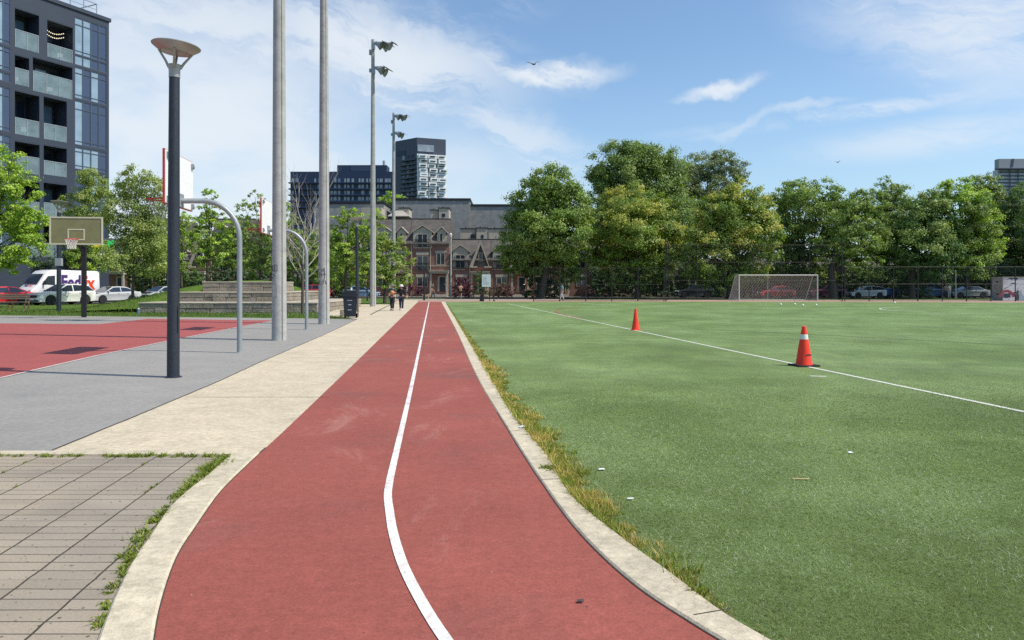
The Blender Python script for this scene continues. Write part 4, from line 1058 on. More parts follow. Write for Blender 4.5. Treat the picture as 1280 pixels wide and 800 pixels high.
V = [(-.28, 0, .42), (0, 0, .40), (.25, 0, .43), (.36, 0, .55), (.43, 0, .62), (.53, 0, .585), (-.4, 0, .5), (-.5, 0, .62),
     (.24, .07, .28), (.25, .07, .15), (.25, .07, .02), (.24, -.07, .28), (.30, -.07, .15), (.33, -.07, .02), (-.27, .07, .30), (-.33, .07, .17), (-.30, .07, .02), (-.27, -.07, .30), (-.26, -.07, .17), (-.22, -.07, .02)]
E = [(0, 1), (1, 2), (2, 3), (3, 4), (4, 5), (0, 6), (6, 7), (2, 8), (8, 9), (9, 10), (2, 11), (11, 12), (12, 13), (0, 14), (14, 15), (15, 16), (0, 17), (17, 18), (18, 19)]
skin('body', V, E, [.10, .105, .115, .075, .075, .035, .03, .018, .055, .032, .028, .055, .032, .028, .06, .03, .028, .06, .03, .028], dm, dg)
mb = MB()
for s_ in (-1, 1): mb.prism([(.40, .66), (.46, .66), (.42, .74)], s_*.05-.012, s_*.05+.012)
mb.build('ear', dm, dg)
# gull and a far bird
def bird(label, loc, rz, sc, dk):
    b = thing('bird', label, 'bird', loc, rz); b.scale = (sc,)*3
    mb = MB()
    prof = [(-.30, .012), (-.2, .04), (-.08, .075), (.05, .08), (.15, .06), (.22, .045), (.28, .03), (.33, .008)]
    mb.tube([(x, 0, 0) for x, r in prof], [r for x, r in prof], 10); mb.build('body', dk[0], b, True)
    mb = MB(); mb.prism([(-.28, 0), (-.42, -.07), (-.42, .07)], -.006, .006, 'z'); mb.build('tail', dk[0], b)
    for s_, rise in ((1, (.22, .22, .34)), (-1, (.14, .22, .30))):
        top = [(.12, .05, .03), (.14, .3, rise[0]), (.06, .62, rise[1]), (-.06, .9, rise[2])]
        bt = [(-.1, .05, .03), (-.06, .3, rise[0]-.01), (-.06, .62, rise[1]-.01), (-.09, .9, rise[2]-.005)]
        mb = MB(); n = 4
        Vv = [(x, s_*y, z) for x, y, z in top] + [(x, s_*y, z) for x, y, z in bt] + [(x, s_*y, z-.018) for x, y, z in top] + [(x, s_*y, z-.014) for x, y, z in bt]
        mb.add(Vv, [(i, i+1, n+i+1, n+i) for i in range(3)] + [(2*n+i, 3*n+i, 3*n+i+1, 2*n+i+1) for i in range(3)] + [(i, 2*n+i, 2*n+i+1, i+1) for i in range(3)] + [(n+i, n+i+1, 3*n+i+1, 3*n+i) for i in range(3)] + [(3, 2*n+3, 3*n+3, n+3)])
        mb.build('wing', dk[1], b, True)
    return b
gd, gw = mat('gull', (.10, .10, .11), .8, ((9, .2, 3),)), mat('gullwing', (.06, .06, .065), .8, ((9, .2, 3),))
b = bird('dark gull flying with raised wings in the open sky', P(667.3, 80.5, 55), R(-35), .72, (gd, gw)); b.rotation_euler = (R(12), R(8), R(-55))
bird('tiny far bird low in the sky above the right trees', P(1047, 203, 90), R(20), .55, (gd, gw))

# ================================================================== buildings
def rectbox(mb, x0, y, px, a, b, c, d, p0, p1):
    """box on a house front: px range a..b, picture rows c..d, standing from p0 to p1 in front of the wall"""
    mb.box(XA(a, y)-x0, XA(b, y)-x0, -p1, -p0, ZA(d, y), ZA(c, y))
def window(parent, x0, y, a, b, c, d, proud=0.0, frame=None, mull=1, pane='glass'):
    mb = MB(); X0, X1, Z0, Z1 = XA(a, y)-x0, XA(b, y)-x0, ZA(d, y), ZA(c, y); e = -proud; w_ = .07
    mb.box(X0, X1, e-.05, e+.05, Z0, Z0+w_); mb.box(X0, X1, e-.05, e+.05, Z1-w_, Z1); mb.box(X0, X0+w_, e-.05, e+.05, Z0+w_, Z1-w_); mb.box(X1-w_, X1, e-.05, e+.05, Z0+w_, Z1-w_)
    for k in range(mull):
        xm = X0+(X1-X0)*(k+1)/(mull+1); mb.box(xm-.04, xm+.04, e-.052, e+.04, Z0+w_, Z1-w_)
    f = mb.build('window', frame or M['beige'], parent)
    mb = MB(); mb.box(X0+w_, X1-w_, e-.012, e+.02, Z0+w_, Z1-w_); mb.build('pane', M[pane], f)
    return f
M['paneblue'] = glassmat('paneblue', (.010, .016, .034), .12, .3)
def railing(parent, x0, y, a, b, c, proud):
    mb = MB(); X0, X1, z = XA(a, y)-x0, XA(b, y)-x0, ZA(c, y)
    mb.box(X0, X1, -proud-.05, -proud, z-.04, z+.04); mb.box(X0, X1, -proud-.05, -proud, z-.95, z-.9)
    n = int((X1-X0)/.16)
    for k in range(n+1): x = X0+(X1-X0)*k/max(n, 1); mb.box(x-.015, x+.015, -proud-.04, -proud-.01, z-.9, z-.04)
    mb.build('railing', M['black'], parent)
def gable_dormer(parent, x0, y, a, b, eave, apex, base, proud, win, mull=1):
    d_ = None; mb = MB(); xa, xb = XA(a, y)-x0, XA(b, y)-x0; xm = (xa+xb)/2; ze, zp, zb = ZA(eave, y), ZA(apex, y), ZA(base, y)
    mb.prism([(xa, zb), (xb, zb), (xb, ze), (xm, zp), (xa, ze)], -proud, 2.4, 'y'); d_ = mb.build('dormer', M['beige'], parent)
    mb = MB(); o_ = .22
    for s_, xe in ((-1, xa-o_), (1, xb+o_)):
        mb.add([(xe, -proud-.18, ze-.12), (xm, -proud-.18, zp+.12), (xm, 2.6, zp+.12), (xe, 2.6, ze-.12), (xe, -proud-.18, ze-.0), (xm, -proud-.18, zp+.26), (xm, 2.6, zp+.26), (xe, 2.6, ze)], [(0, 1, 2, 3), (4, 7, 6, 5), (0, 4, 5, 1), (1, 5, 6, 2), (2, 6, 7, 3), (3, 7, 4, 0)])
    mb.build('dormer_roof', M['beige'], d_)
    f = window(parent, x0, y, *win, proud+.03, None, mull, 'paneblue')
YF = 99.0
def house_shell(label, px0, px1, roof_top, eave, y=YF, name='brick_townhouse', depth=9, slope=1.9, group='brick townhouses'):
    x0 = XA(px0, y); h = thing(name, label, 'house', (x0, y, 0), 0, group)
    w_ = XA(px1, y)-x0; ze, zt = ZA(eave, y), ZA(roof_top, y)
    mb = MB(); mb.box(.006, w_-.006, 0, depth, -.05, ze); mb.build('wall', M['brick'], h)
    mb = MB(); mb.prism([(-.3, ze), (-.3, ze+.12), (slope, zt), (depth, zt), (depth, ze)], .012, w_-.012, 'x'); mb.build('roof', M['shingle'], h)
    mb = MB(); mb.box(.004, w_-.004, slope-.05, slope+.12, zt-.02, zt+.1); mb.build('roof_edge', M['black'], h)
    return h, x0, w_
def porch(h, x0, y, a, b, beam, door, steps_to):
    mb = MB(); rectbox(mb, x0, y, 0, a, b, beam, beam+2.4, .0, 1.2); rectbox(mb, x0, y, 0, a-.6, b+.6, beam-1.0, beam-.05, -.02, 1.35); pr = mb.build('porch_roof', M['beige'], h)
    for px in (a+1.5, b-1.5):
        mb = MB(); x = XA(px, y)-x0; mb.box(x-.13, x+.13, -1.1, -.84, .3, ZA(beam+2.5, y)); mb.box(x-.18, x+.18, -1.15, -.79, .3, .45); mb.build('column', M['beige'], h, bevel=.01)
    mb = MB(); rectbox(mb, x0, y, 0, door[0]-2.4, door[1]+1.2, door[2]-2, door[3], .0, .06); fr_ = mb.build('door_surround', M['beige'], h)
    mb = MB(); rectbox(mb, x0, y, 0, *door, .062, .10); d_ = mb.build('door', mat('door', (.015, .017, .03), .4), h)
    mb = MB(); x = XA(door[1]-1, y)-x0; mb.sphere((x, -.14, ZA((door[2]+door[3])/2, y)), .05, n=8, m=5); mb.build('handle', M['chrome'], d_)
    for k in range(3):
        mb = MB(); rectbox(mb, x0, y, 0, a+1, b-1, 371, 371-.95*(k+1)-2.0*(k == 2)*0, .0, 2.2-.35*k); 
        mb2 = MB(); xx0, xx1 = XA(a+1, y)-x0, XA(b-1, y)-x0; mb2.box(xx0, xx1, -2.2+.35*k, -.0-.004, -.04+.12*k, .08+.12*k); mb2.build('step', M['sidewalk'], h)
def lintel(h, x0, y, a, b, c, d): mb = MB(); rectbox(mb, x0, y, 0, a, b, c, d, -.02, .09); mb.build('lintel', M['beige'], h)
def string(h, x0, y, a, b, c): mb = MB(); rectbox(mb, x0, y, 0, a+.1, b-.1, c-.5, c+.5, -.02, .07); mb.build('string_course', M['beige'], h)
def spout(h, x0, y, px, c, d): mb = MB(); x = XA(px, y)-x0; mb.tube([(x, -.1, ZA(d, y)), (x, -.1, ZA(c, y))], .05, 6); mb.build('downspout', M['beige'], h)
def roof_box(h, x0, y, a, b, c, d, back, wn=None):
    mb = MB(); yb = y+back; mb.box(XA(a, yb)-x0, XA(b, yb)-x0, back, back+3, ZA(d+3, yb), ZA(c, yb)); o = mb.build('roof_hut', M['beige'], h)
    mb = MB(); mb.box(XA(a, yb)-x0-.1, XA(b, yb)-x0+.1, back-.1, back+3.1, ZA(c, yb)+.002, ZA(c, yb)+.12); mb.build('roof_cap', M['black'], o)
    mb = MB(); xm = XA(a*.7+b*.3, yb)-x0; mb.tube([(xm, back+1.5, ZA(c, yb)), (xm, back+1.5, ZA(c-4, yb))], .07, 6); mb.build('vent_pipe', M['black'], o)
    if wn:
        mb = MB(); mb.box(XA(wn[0], yb)-x0, XA(wn[1], yb)-x0, back-.04, back+.02, ZA(wn[3], yb), ZA(wn[2], yb)); mb.build('window', M['paneblue'], h)
def tall_house(p0, label, hut=True):
    h, x0, w_ = house_shell(label, p0, p0+49.8, 272, 305.5, slope=2.4)
    y = YF; o = p0-512
    gable_dormer(h, x0, y, o+516.5, o+540, 290, 283.5, 310.5, .12, (o+522, o+534.5, 292.5, 309.5))
    gable_dormer(h, x0, y, o+546.5, o+557.5, 290.5, 285.5, 303, .10, (o+549.5, o+553.8, 291.5, 302), 0)
    railing(h, x0, y, o+518, o+538.5, 299.8, .2)
    string(h, x0, y, p0, p0+49.8, 305.6); string(h, x0, y, p0, p0+49.8, 332.3)
    lintel(h, x0, y, o+520, o+536, 315, 318.6); window(h, x0, y, o+521, o+535.5, 319.5, 338, .02); railing(h, x0, y, o+520.5, o+536, 329, .12)
    lintel(h, x0, y, o+544, o+558, 313.5, 316); window(h, x0, y, o+545.3, o+556.3, 316.4, 331, .02)
    lintel(h, x0, y, o+520, o+536, 343, 346.4); window(h, x0, y, o+521.5, o+535, 346.8, 358.5, .02)
    porch(h, x0, y, o+538, o+562-.8, 339.5, (o+549.5, o+557, 346.5, 364.5), 369)
    spout(h, x0, y, o+514.5, 306, 369); spout(h, x0, y, o+538, 306, 338)
    if hut: roof_box(h, x0, y, o+538, o+548, 263, 271, 5, None); roof_box(h, x0, y, o+548.6, o+561, 260.5, 271, 4.6, (o+552.5, o+556.5, 267, 271))
    return h
def low_house(p0, label, hut=(14, 24, 36)):
    h, x0, w_ = house_shell(label, p0, p0+49.8, 298.3, 326, slope=2.2)
    y = YF; o = p0-565
    gable_dormer(h, x0, y, o+567.5, o+586.8, 314, 308, 334.5, .12, (o+571, o+583.2, 318.5, 335.2))
    railing(h, x0, y, o+567.8, o+586.5, 326.4, .2)
    # steep decorative gable
    mb = MB(); xa, xm, xb = XA(o+593.5, y)-x0, XA(o+602.3, y)-x0, XA(o+611.5, y)-x0
    mb.prism([(xa, ZA(333, y)), (xb, ZA(333, y)), (xm, ZA(303, y))], -.12, 2.0, 'y'); g_ = mb.build('steep_gable', M['shingle'], h)
    mb = MB()
    for xe, s_ in ((xa-.35, -1), (xb+.35, 1)):
        zb_, zt_ = ZA(333, y), ZA(299.8, y)
        mb.add([(xe-.18, -.34, zb_), (xe+.26*(-s_)+.0, -.34, zb_), (xm, -.34, zt_-.62), (xm, -.34, zt_), (xe-.18, -.13, zb_), (xe+.26*(-s_), -.13, zb_), (xm, -.13, zt_-.62), (xm, -.13, zt_)], [(0, 1, 2, 3), (4, 7, 6, 5), (0, 4, 5, 1), (1, 5, 6, 2), (2, 6, 7, 3), (3, 7, 4, 0)])
    mb.box(xa-.5, xa+.5, -.36, -.125, ZA(333.2, y)-.15, ZA(333, y)-.002); mb.box(xb-.5, xb+.5, -.36, -.125, ZA(333.2, y)-.15, ZA(333, y)-.002)
    mb.build('bargeboard', M['beige'], g_)
    window(h, x0, y, o+599.6, o+605, 315.5, 327, .16, None, 0); lintel(h, x0, y, o+598.8, o+605.8, 327.2, 328.4)
    string(h, x0, y, p0, p0+49.8, 326.6)
    lintel(h, x0, y, o+571, o+586, 343, 346.2); window(h, x0, y, o+572, o+585, 346.6, 358, .02)
    lintel(h, x0, y, o+567.5, o+583, 336, 337.2)
    porch(h, x0, y, o+590, o+613, 340.5, (o+600.5, o+607.5, 347.5, 364.5), 369)
    spout(h, x0, y, o+588.6, 334, 369)
    if hut: roof_box(h, x0, y, o+565+hut[0]-2, o+565+hut[1]+7, 286.3, 298, 5.5, (o+590, o+595.5, 293, 298)); roof_box(h, x0, y, o+565+hut[1]+8, o+565+hut[2]+9.5, 285.4, 298, 5, (o+603, o+606, 293.5, 298))
    return h
tall_house(462, 'three-storey brick townhouse with its left half behind the leafy tree')
tall_house(512, 'three-storey brick townhouse with pale dormers, directly left of the utility pole')
low_house(563.5, 'lower brick townhouse with a steep pale A-shaped gable right of the utility pole')
low_house(613.5, 'lower brick townhouse behind the white notice and the left edge of the big tree', (0, 12, 24))
low_house(663.5, 'lower brick townhouse hidden behind the trunk of the big round tree', None)
low_house(713.5, 'lower brick townhouse in shade between the two big round trees', None)
low_house(412, 'brick townhouse behind the leafy trees right of the thick graffiti pole', None)
low_house(362, 'brick townhouse behind the bare tree', None)
low_house(312, 'brick townhouse behind the stone terrace and the farther gooseneck hoop', None)
tall_house(262, 'three-storey brick townhouse whose gable shows left of the nearest hoop pole', False)
low_house(212, 'brick townhouse behind the locust trees left of the stone terrace', None)
tall_house(162, 'three-storey brick townhouse behind the feathery locust, right of the apartment building', False)
low_house(112, 'brick townhouse just showing past the corner of the dark apartment building', None)
um = thing('patio_umbrella', 'white square patio umbrella on the brick house roof', 'umbrella', (XA(500, 104), 104, ZA(272, YF)+.02), 0)
mb = MB(); mb.tube([(0, 0, 0), (0, 0, 1.6)], .04, 6); mb.build('pole', M['white'], um)
mb = MB(); mb.add([(-1.5, -1.5, .55), (1.5, -1.5, .55), (1.5, 1.5, .55), (-1.5, 1.5, .55), (0, 0, 1.75), (-1.5, -1.5, .45), (1.5, -1.5, .45), (1.5, 1.5, .45), (-1.5, 1.5, .45)], [(0, 1, 4), (1, 2, 4), (2, 3, 4), (3, 0, 4), (0, 5, 6, 1), (1, 6, 7, 2), (2, 7, 8, 3), (3, 8, 5, 0)]); mb.build('canopy', M['sidewalk'], um)
# the row across the street on the right, mostly behind the trees
def row_house(px0, px1, top, label, wall, y=104):
    x0 = XA(px0, y); w_ = XA(px1, y)-x0; h = thing('row_house', label, 'house', (x0, y, 0), 0, 'houses behind the right-hand trees'); zt = ZA(top, y)
    mb = MB(); mb.box(.02, w_-.02, 0, 9, -.05, zt*.68); mb.build('wall', wall, h)
    mb = MB(); mb.prism([(-.4, zt*.68-.1), (-.4, zt*.68), (4.5, zt), (9.4, zt*.68), (9.4, zt*.68-.1)], .01, w_-.01, 'x'); mb.build('roof', M['shingle'], h)
    mb = MB(); mb.box(.3, w_-.3, -1.9, -.003, 2.65, 2.85); mb.prism([(-1.95, 2.852), (0, 3.5), (0, 2.852)], .25, w_-.25, 'x'); pr = mb.build('porch_roof', M['shingle'], h)
    for k in range(3):
        x = .45+(w_-.9)*k/2; mb = MB(); mb.box(x-.1, x+.1, -1.85, -1.65, .4, 2.65); mb.build('column', M['beige'], h)
    mb = MB(); mb.box(.3, w_-.3, -1.9, -.003, 0, .4); mb.build('porch_floor', M['wood'], h)
    for k in range(max(2, int(w_/2.3))):
        n = max(2, int(w_/2.3)); x = w_*(k+.5)/n
        for z0, z1 in ((1.0, 2.3), (3.9, 5.3)):
            if z1 > zt*.66: continue
            if k == 1 and z0 < 2:
                mb = MB(); mb.box(x-.45, x+.45, -.04, .05, .42, 2.4); mb.build('door', mat('door2', (.05, .04, .05), .5), h); continue
            mb = MB(); mb.box(x-.55, x+.55, -.06, .05, z0, z1); f = mb.build('window', M['beige'], h)
            mb = MB(); mb.box(x-.46, x+.46, -.066, -.061, z0+.09, z1-.09); mb.build('pane', M['paneblue'], f)
    return h
sid = brickmat('siding', (.24, .26, .29), (.22, .24, .27), (.12, .13, .14), 6, .16, .012)
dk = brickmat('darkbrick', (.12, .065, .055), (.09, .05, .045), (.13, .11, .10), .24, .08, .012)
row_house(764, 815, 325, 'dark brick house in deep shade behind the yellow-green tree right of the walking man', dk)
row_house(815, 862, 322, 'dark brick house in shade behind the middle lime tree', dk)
row_house(862, 915, 322, 'grey-sided house in shade left of the soccer goal', sid)
row_house(915, 968, 318, 'grey-sided house behind the left half of the soccer goal', sid)
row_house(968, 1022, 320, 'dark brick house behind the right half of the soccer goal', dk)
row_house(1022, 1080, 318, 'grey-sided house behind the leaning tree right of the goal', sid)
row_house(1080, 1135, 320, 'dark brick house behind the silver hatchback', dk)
row_house(1135, 1195, 318, 'grey-sided house behind the blue pickup', sid)
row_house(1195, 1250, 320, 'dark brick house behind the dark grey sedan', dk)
row_house(1250, 1320, 316, 'grey-sided house behind the mural wall at the right edge', sid)

# big plain block walls behind the townhouses
def block(label, a, b, top, y, depth=14, m='block', cat='building', name='block_building'):
    x0 = XA(a, y); t_ = thing(name, label, cat, (x0, y, 0), 0); w_ = XA(b, y)-x0
    mb = MB(); mb.box(0, w_, 0, depth, -.05, ZA(top, y)); mb.build('wall', M[m], t_)
    mb = MB(); mb.box(-.12, w_+.12, -.12, depth+.12, ZA(top, y)+.003, ZA(top, y)+.35); mb.build('parapet', M['black'], t_)
    return t_, x0
block('large windowless grey block building behind the three-storey brick houses', 494, 587.3, 250.6, 118)
tb, x0 = block('slightly lower windowless grey block building behind the low brick houses', 587.9, 680, 258, 119)
mb = MB(); mb.tube([(XA(597, 119)-x0, 3, ZA(258, 119)), (XA(597, 119)-x0, 3, ZA(253, 119))], .3, 8); mb.build('chimney', M['black'], tb)
tb, x0 = block('low grey-beige flat-roofed building behind the leafy trees', 392, 480, 255, 116)
mb = MB(); mb.box(XA(457, 116)-x0, XA(481, 116)-x0, -3, -.01, ZA(285, 116), ZA(262, 116)); mb.build('annex', M['beige'], tb)

# navy block
M['navy'] = mat('navy', (.012, .026, .075), .45, ((.05, .2, 4),)); M['navyl'] = mat('navyl', (.03, .05, .10), .4, ((.05, .1, 4),))
M['palepane'] = glassmat('palepane', (.22, .26, .29), .2, .8)  # pale grey-blue window glass
nv = thing('apartment_block', 'long dark navy apartment block with rows of pale windows behind the bare tree', 'building', (XA(363, 215), 215, 0), 0); y = 215; x0 = XA(363, y)
mb = MB(); mb.box(0, XA(490.5, y)-x0, 0, 6, 0, ZA(214.5, y)); mb.build('wall', M['navy'], nv)
mb = MB(); mb.box(XA(421, y)-x0, XA(483, y)-x0, .5, 5.5, ZA(214.4, y), ZA(206, y)); pt = mb.build('penthouse', M['navy'], nv)
mb = MB(); mb.box(XA(438, y)-x0, XA(463, y)-x0, .42, .5, ZA(213.5, y), ZA(207.5, y)); mb.build('cladding_panel', M['navyl'], pt)
mb = MB(); mb.tube([(XA(477, y)-x0, 4, ZA(206, y)), (XA(477, y)-x0, 4, ZA(198, y))], .4, 6); mb.tube([(XA(460, y)-x0, 4, ZA(206, y)), (XA(460, y)-x0, 4, ZA(203.6, y))], .5, 6); mb.build('roof_pipe', M['steel'], nv)
mb = MB()
for r_ in range(5):
    yy_ = 222.6+r_*7.6; mb.box(-.3, XA(490.5, y)-x0+.1, -1.0, 0, ZA(yy_+6.4, y)-.18, ZA(yy_+6.4, y)+.18)
mb.build('balcony_slab', M['navy'], nv)
rnd = random.Random(5)
for r_ in range(5):
    yy_ = 222.6+r_*7.6
    for px in (366, 371, 394, 399, 414.5, 419, 424, 431.5, 435.5, 441, 449.5, 453.5, 459, 463, 472.5, 476.5, 483, 487):
        if rnd.random() < .1: continue
        w_ = rnd.choice((1.1, 1.5, 1.9)); mb = MB(); mb.box(XA(px-w_, y)-x0, XA(px+w_, y)-x0, -.08, .02, ZA(yy_+5.8, y), ZA(yy_+.6, y))
        mb.build('window', rnd.choice((M['palepane'], M['palepane'], M['glassblue'])), nv)
# white lattice tower
tw = thing('apartment_tower', 'tall tower with a dark top and stacked white box balconies', 'building', (0, 0, 0), 0)
c0 = Vector((XA(521, 252), 252, 0)); cr = Vector((XA(557.3, 255.6), 255.6, 0)); cl = Vector((XA(494, 259), 259, 0)); cb = cl+(cr-c0)
zt = ZA(171.8, 252); tw.location = (c0.x, c0.y, 0)
loc_ = lambda v_: (v_.x-c0.x, v_.y-c0.y)
M['towerdark'] = mat('towerdark', (.045, .055, .085), .5, ((.05, .1, 4),)); M['towerwhite'] = mat('towerwhite', (.74, .75, .75), .5, ((.06, .06, 4),))
mb = MB(); mb.prism([loc_(c0), loc_(cr), loc_(cb), loc_(cl)], 0, zt, 'z'); mb.build('wall', M['towerdark'], tw)
ur = (cr-c0); ul = (cl-c0)
def fbox(parent, name, base, u, k0, k1, z0, z1, d0, d1, m):
    un = u.normalized(); nn = Vector((un.y, -un.x, 0)) if u is ur else Vector((-un.y, un.x, 0))
    L_ = u.length; mb = MB(); V = []
    for z in (z0, z1):
        for k, d_ in ((k0, d0), (k1, d0), (k1, d1), (k0, d1)):
            p = un*L_*k + nn*d_; V.append((p.x, p.y, z))
    mb.add(V, [(0, 3, 2, 1), (4, 5, 6, 7), (0, 1, 5, 4), (1, 2, 6, 5), (2, 3, 7, 6), (3, 0, 4, 7)]); return mb.build(name, m, parent)
zz = lambda py: ZA(py, 252)
fbox(tw, 'white_front', c0, ur, .0, 1.0, 0, zz(192.5), .02, .5, M['towerwhite'])
fbox(tw, 'glass_band', c0, ur, .02, .58, zz(189), zz(180.5), .02, .3, M['palepane'])
rnd = random.Random(11)
for r_ in range(13):
    z1 = zz(193.6+r_*5.75) + (0 if r_ else 0); h_ = 5.0*252/925
    for k in range(3):
        k0 = .02+k*.335+rnd.uniform(-.04, .03)+(.03 if r_ % 2 else 0); k1 = k0+.27
        if r_ == 0 and k == 2: pass
        b_ = fbox(tw, 'balcony_box', c0, ur, k0, k1, z1-h_, z1, .5, 1.9+rnd.uniform(0, .8), M['towerwhite'])
        fbox(b_, 'pane', c0, ur, k0+.045, k1-.045, z1-h_+.55, z1-.5, 1.4, 2.74, M['paneblue'] if rnd.random() < .75 else M['glassblue'])
for r_ in range(11):
    z1 = zz(198+r_*5.6)
    fbox(tw, 'floor_slab', c0, ul, -.02, .72, z1-.5, z1, .02, .9, M['towerdark'])
    for k in (.15, .35, .55): fbox(tw, 'window', c0, ul, k, k+.1, z1-3.2+1.9, z1+1.6, .02, .1, M['palepane'] if rnd.random() < .4 else M['paneblue'])
fbox(tw, 'glass_band', c0, ul, .5, .9, zz(192), zz(185.5), .02, .12, M['paneblue'])
# far right tower
ft = thing('office_tower', 'pale banded high-rise tower rising behind the trees at the right edge', 'building', (XA(1245, 330), 330, 0), 0); y = 330; x0 = XA(1245, y)
M['towerpale'] = mat('towerpale', (.42, .45, .49), .5, ((.05, .06, 4),)); M['towerpanel'] = mat('towerpanel', (.26, .28, .30), .5, ((.05, .08, 4),))
mb = MB(); mb.box(XA(1248, y)-x0, XA(1330, y)-x0, 0, 4, 0, ZA(212, y)); mb.build('wall', M['towerpale'], ft)
mb = MB(); mb.box(XA(1250.5, y)-x0, XA(1330, y)-x0, 1, 4, ZA(211, y), ZA(198, y)); pt = mb.build('penthouse', M['towerpanel'], ft)
mb = MB(); mb.prism([(XA(1265, y)-x0, ZA(208.5, y)), (XA(1268, y)-x0, ZA(208.5, y)), (XA(1269.5, y)-x0, ZA(198, y)), (XA(1266.5, y)-x0, ZA(198, y))], .85, 1.0, 'y'); mb.build('dark_slot', M['towerdark'], pt)
mb = MB(); mb.box(XA(1243, y)-x0, XA(1330, y)-x0, -2.5, 0, ZA(212.5, y), ZA(211, y)); mb.build('roof_canopy', M['towerdark'], ft)
for r_ in range(7):
    yy_ = 214.5+r_*4.4; mb = MB(); mb.box(XA(1248, y)-x0-.1, XA(1330, y)-x0, -.5, 0, ZA(yy_+1.5, y), ZA(yy_, y)); mb.build('window_band', M['towerdark'], ft)
for px in (1261.5, 1271.7): mb = MB(); mb.box(XA(px-.5, y)-x0, XA(px+.5, y)-x0, -.7, -.505, 0, ZA(213, y)); mb.build('pilaster', M['towerdark'], ft)
# mural wall
mw = thing('mural_wall', 'concrete hut with a black, white and red painted mural at the right edge', 'wall', (XA(1254, 74.5), 74.5, 0), 0); x0 = XA(1254, 74.5); y = 74.5
gh_ = ZA(347, y); wx = 0.0; wx2 = XA(1330, y)-x0
mb = MB(); mb.box(-.06, -.002, -.02, 1.65, 0, gh_-.01); mb.build('side_wall', mat('hutgrey', (.30, .30, .275), .85, ((1.5, .15, 6),)), mw)
m_, t = newmat('mural'); 
c = t.mix(t.ramp(t.noise(t.obj, 1.1, 4, .6, 1.2), .52, .56), (.55, .57, .58, 1), (.05, .05, .06, 1))
c = t.mix(t.ramp(t.noise(t.obj, .9, 2, .5, .8), .60, .63), c, (.28, .36, .42, 1)); t.put(t.bs.inputs['Base Color'], c); t.bs.inputs['Roughness'].default_value = .85
mb = MB(); mb.box(wx, wx2, 0, 1.6, 0, gh_-.02); mb.build('painted_wall', m_, mw)
mb = MB(); mb.box(-.09, wx2, -.05, 1.7, gh_+.002, gh_+.08); mb.build('roof_cap', M['sidewalk'], mw)
for px, r0_, r1_, cc_ in ((1258, .0, .42, (.03, .04, .07)), (1258.5, .5, .72, (.30, .04, .06)), (1264, .35, .5, (.03, .05, .12))):
    mb = MB(); cx_ = XA(px, y)-x0; n = 18; V = []
    for k in range(n+1):
        a = R(8+164*k/n)
        for r_ in (r0_, r1_): V.append((cx_+r_*math.cos(a)*1.1, -.004-.002*r1_, .25+r_*math.sin(a)*1.15))
    mb.add(V, [(2*k, 2*k+1, 2*k+3, 2*k+2) for k in range(n)]); mb.build('painted_arc', mat('mpaint', cc_, .8), mw)
for z in (gh_-.5, .55):
    mb = MB(); mb.box(-.07, -.061, .7, .95, z, z+.16); mb.build('vent', M['black'], mw)

# ---- condominium on the left
ang = math.atan2(D.y, D.x); Oy, Ox = 74.0, -40.3
cd = thing('apartment_building', 'dark grey apartment building with recessed glass balconies at the left edge', 'building', (Ox, Oy, 0), ang)
def su(px): r = (px-640)/925; return -(Ox-r*Oy)/(.43-.903*r)
def sz(px, py): return H + (YH-py)/925*(Oy+.903*su(px))
M['condo'] = mat('condo', (.030, .039, .060), .5, ((.3, .1, 5), (3, .05, 4))); M['condopanel'] = mat('condopanel', (.06, .075, .105), .5, ((.4, .1, 5),))
m_, t = newmat('railglass'); M['railglass'] = m_
t.bs.inputs['Base Color'].default_value = (.22, .29, .31, 1); t.bs.inputs['Roughness'].default_value = .05; t.bs.inputs['Specular IOR Level'].default_value = 1.0
tp = t.node('ShaderNodeBsdfTransparent'); tp.inputs[0].default_value = (.82, .9, .9, 1); mx = t.node('ShaderNodeMixShader'); t.put(mx.inputs[0], t.ramp(t.noise(t.obj, .7, 3), .3, .7, .42, .72))
t.l.new(tp.outputs[0], mx.inputs[1]); t.l.new(t.bs.outputs[0], mx.inputs[2]); t.l.new(mx.outputs[0], t.out.inputs[0])
M['curtain'] = glassmat('curtain', (.22, .31, .39), .06, 1.0); M['spandrel'] = mat('spandrel', (.035, .055, .11), .25, ((.5, .1, 3),), spec=.8)
holes = []   # (x0,x1,z0,z1,depth,kind,rail z)
def hole(a, b, c, d, kind, rail=None, dx=0.0):
    pm_ = (a+b)/2; holes.append((su(a)+dx, su(b)+dx, sz(pm_, d), sz(pm_, c), 1.9 if kind == 'bal' else .12, kind, sz(pm_, rail) if rail else None))
for dx in (0.0, -10.8):
    for a, b, c, d_, rl in ((18.5, 48.8, 14, 62.5, 41), (18.5, 36.5, 70, 107, 87), (18.5, 49.2, 116, 170, 150), (18.5, 49.4, 178, 217, 196), (18.5, 49.4, 226, 268, 252), (18.5, 49.4, 280, 322, 305)): hole(a, b, c, d_, 'bal', rl, dx)
    for a, b, c, d_, rl in ((59, 91, 29, 75, 59), (41, 90.5, 76.5+.8, 119, 95), (54.5, 83.5, 123, 176, 157), (54.5, 83.5, 183, 220, 203), (54.5, 83.5, 229, 272, 255), (54.5, 83.5, 280, 322, 305)): hole(a, b, c, d_, 'bal', rl, dx)
    for c, d_ in ((27.5, 73), (70+4, 86), (84.5+4, 127), (129.5, 184), (187, 214), (218, 262), (268, 310)): hole(93.5, 133.5, c, d_, 'win', None, dx)
    for c, d_ in ((-14, 52), (55, 85), (88, 99), (106, 162), (167, 212), (218, 262), (268, 310)): hole(-24, 13.5, c, d_, 'win', None, dx)
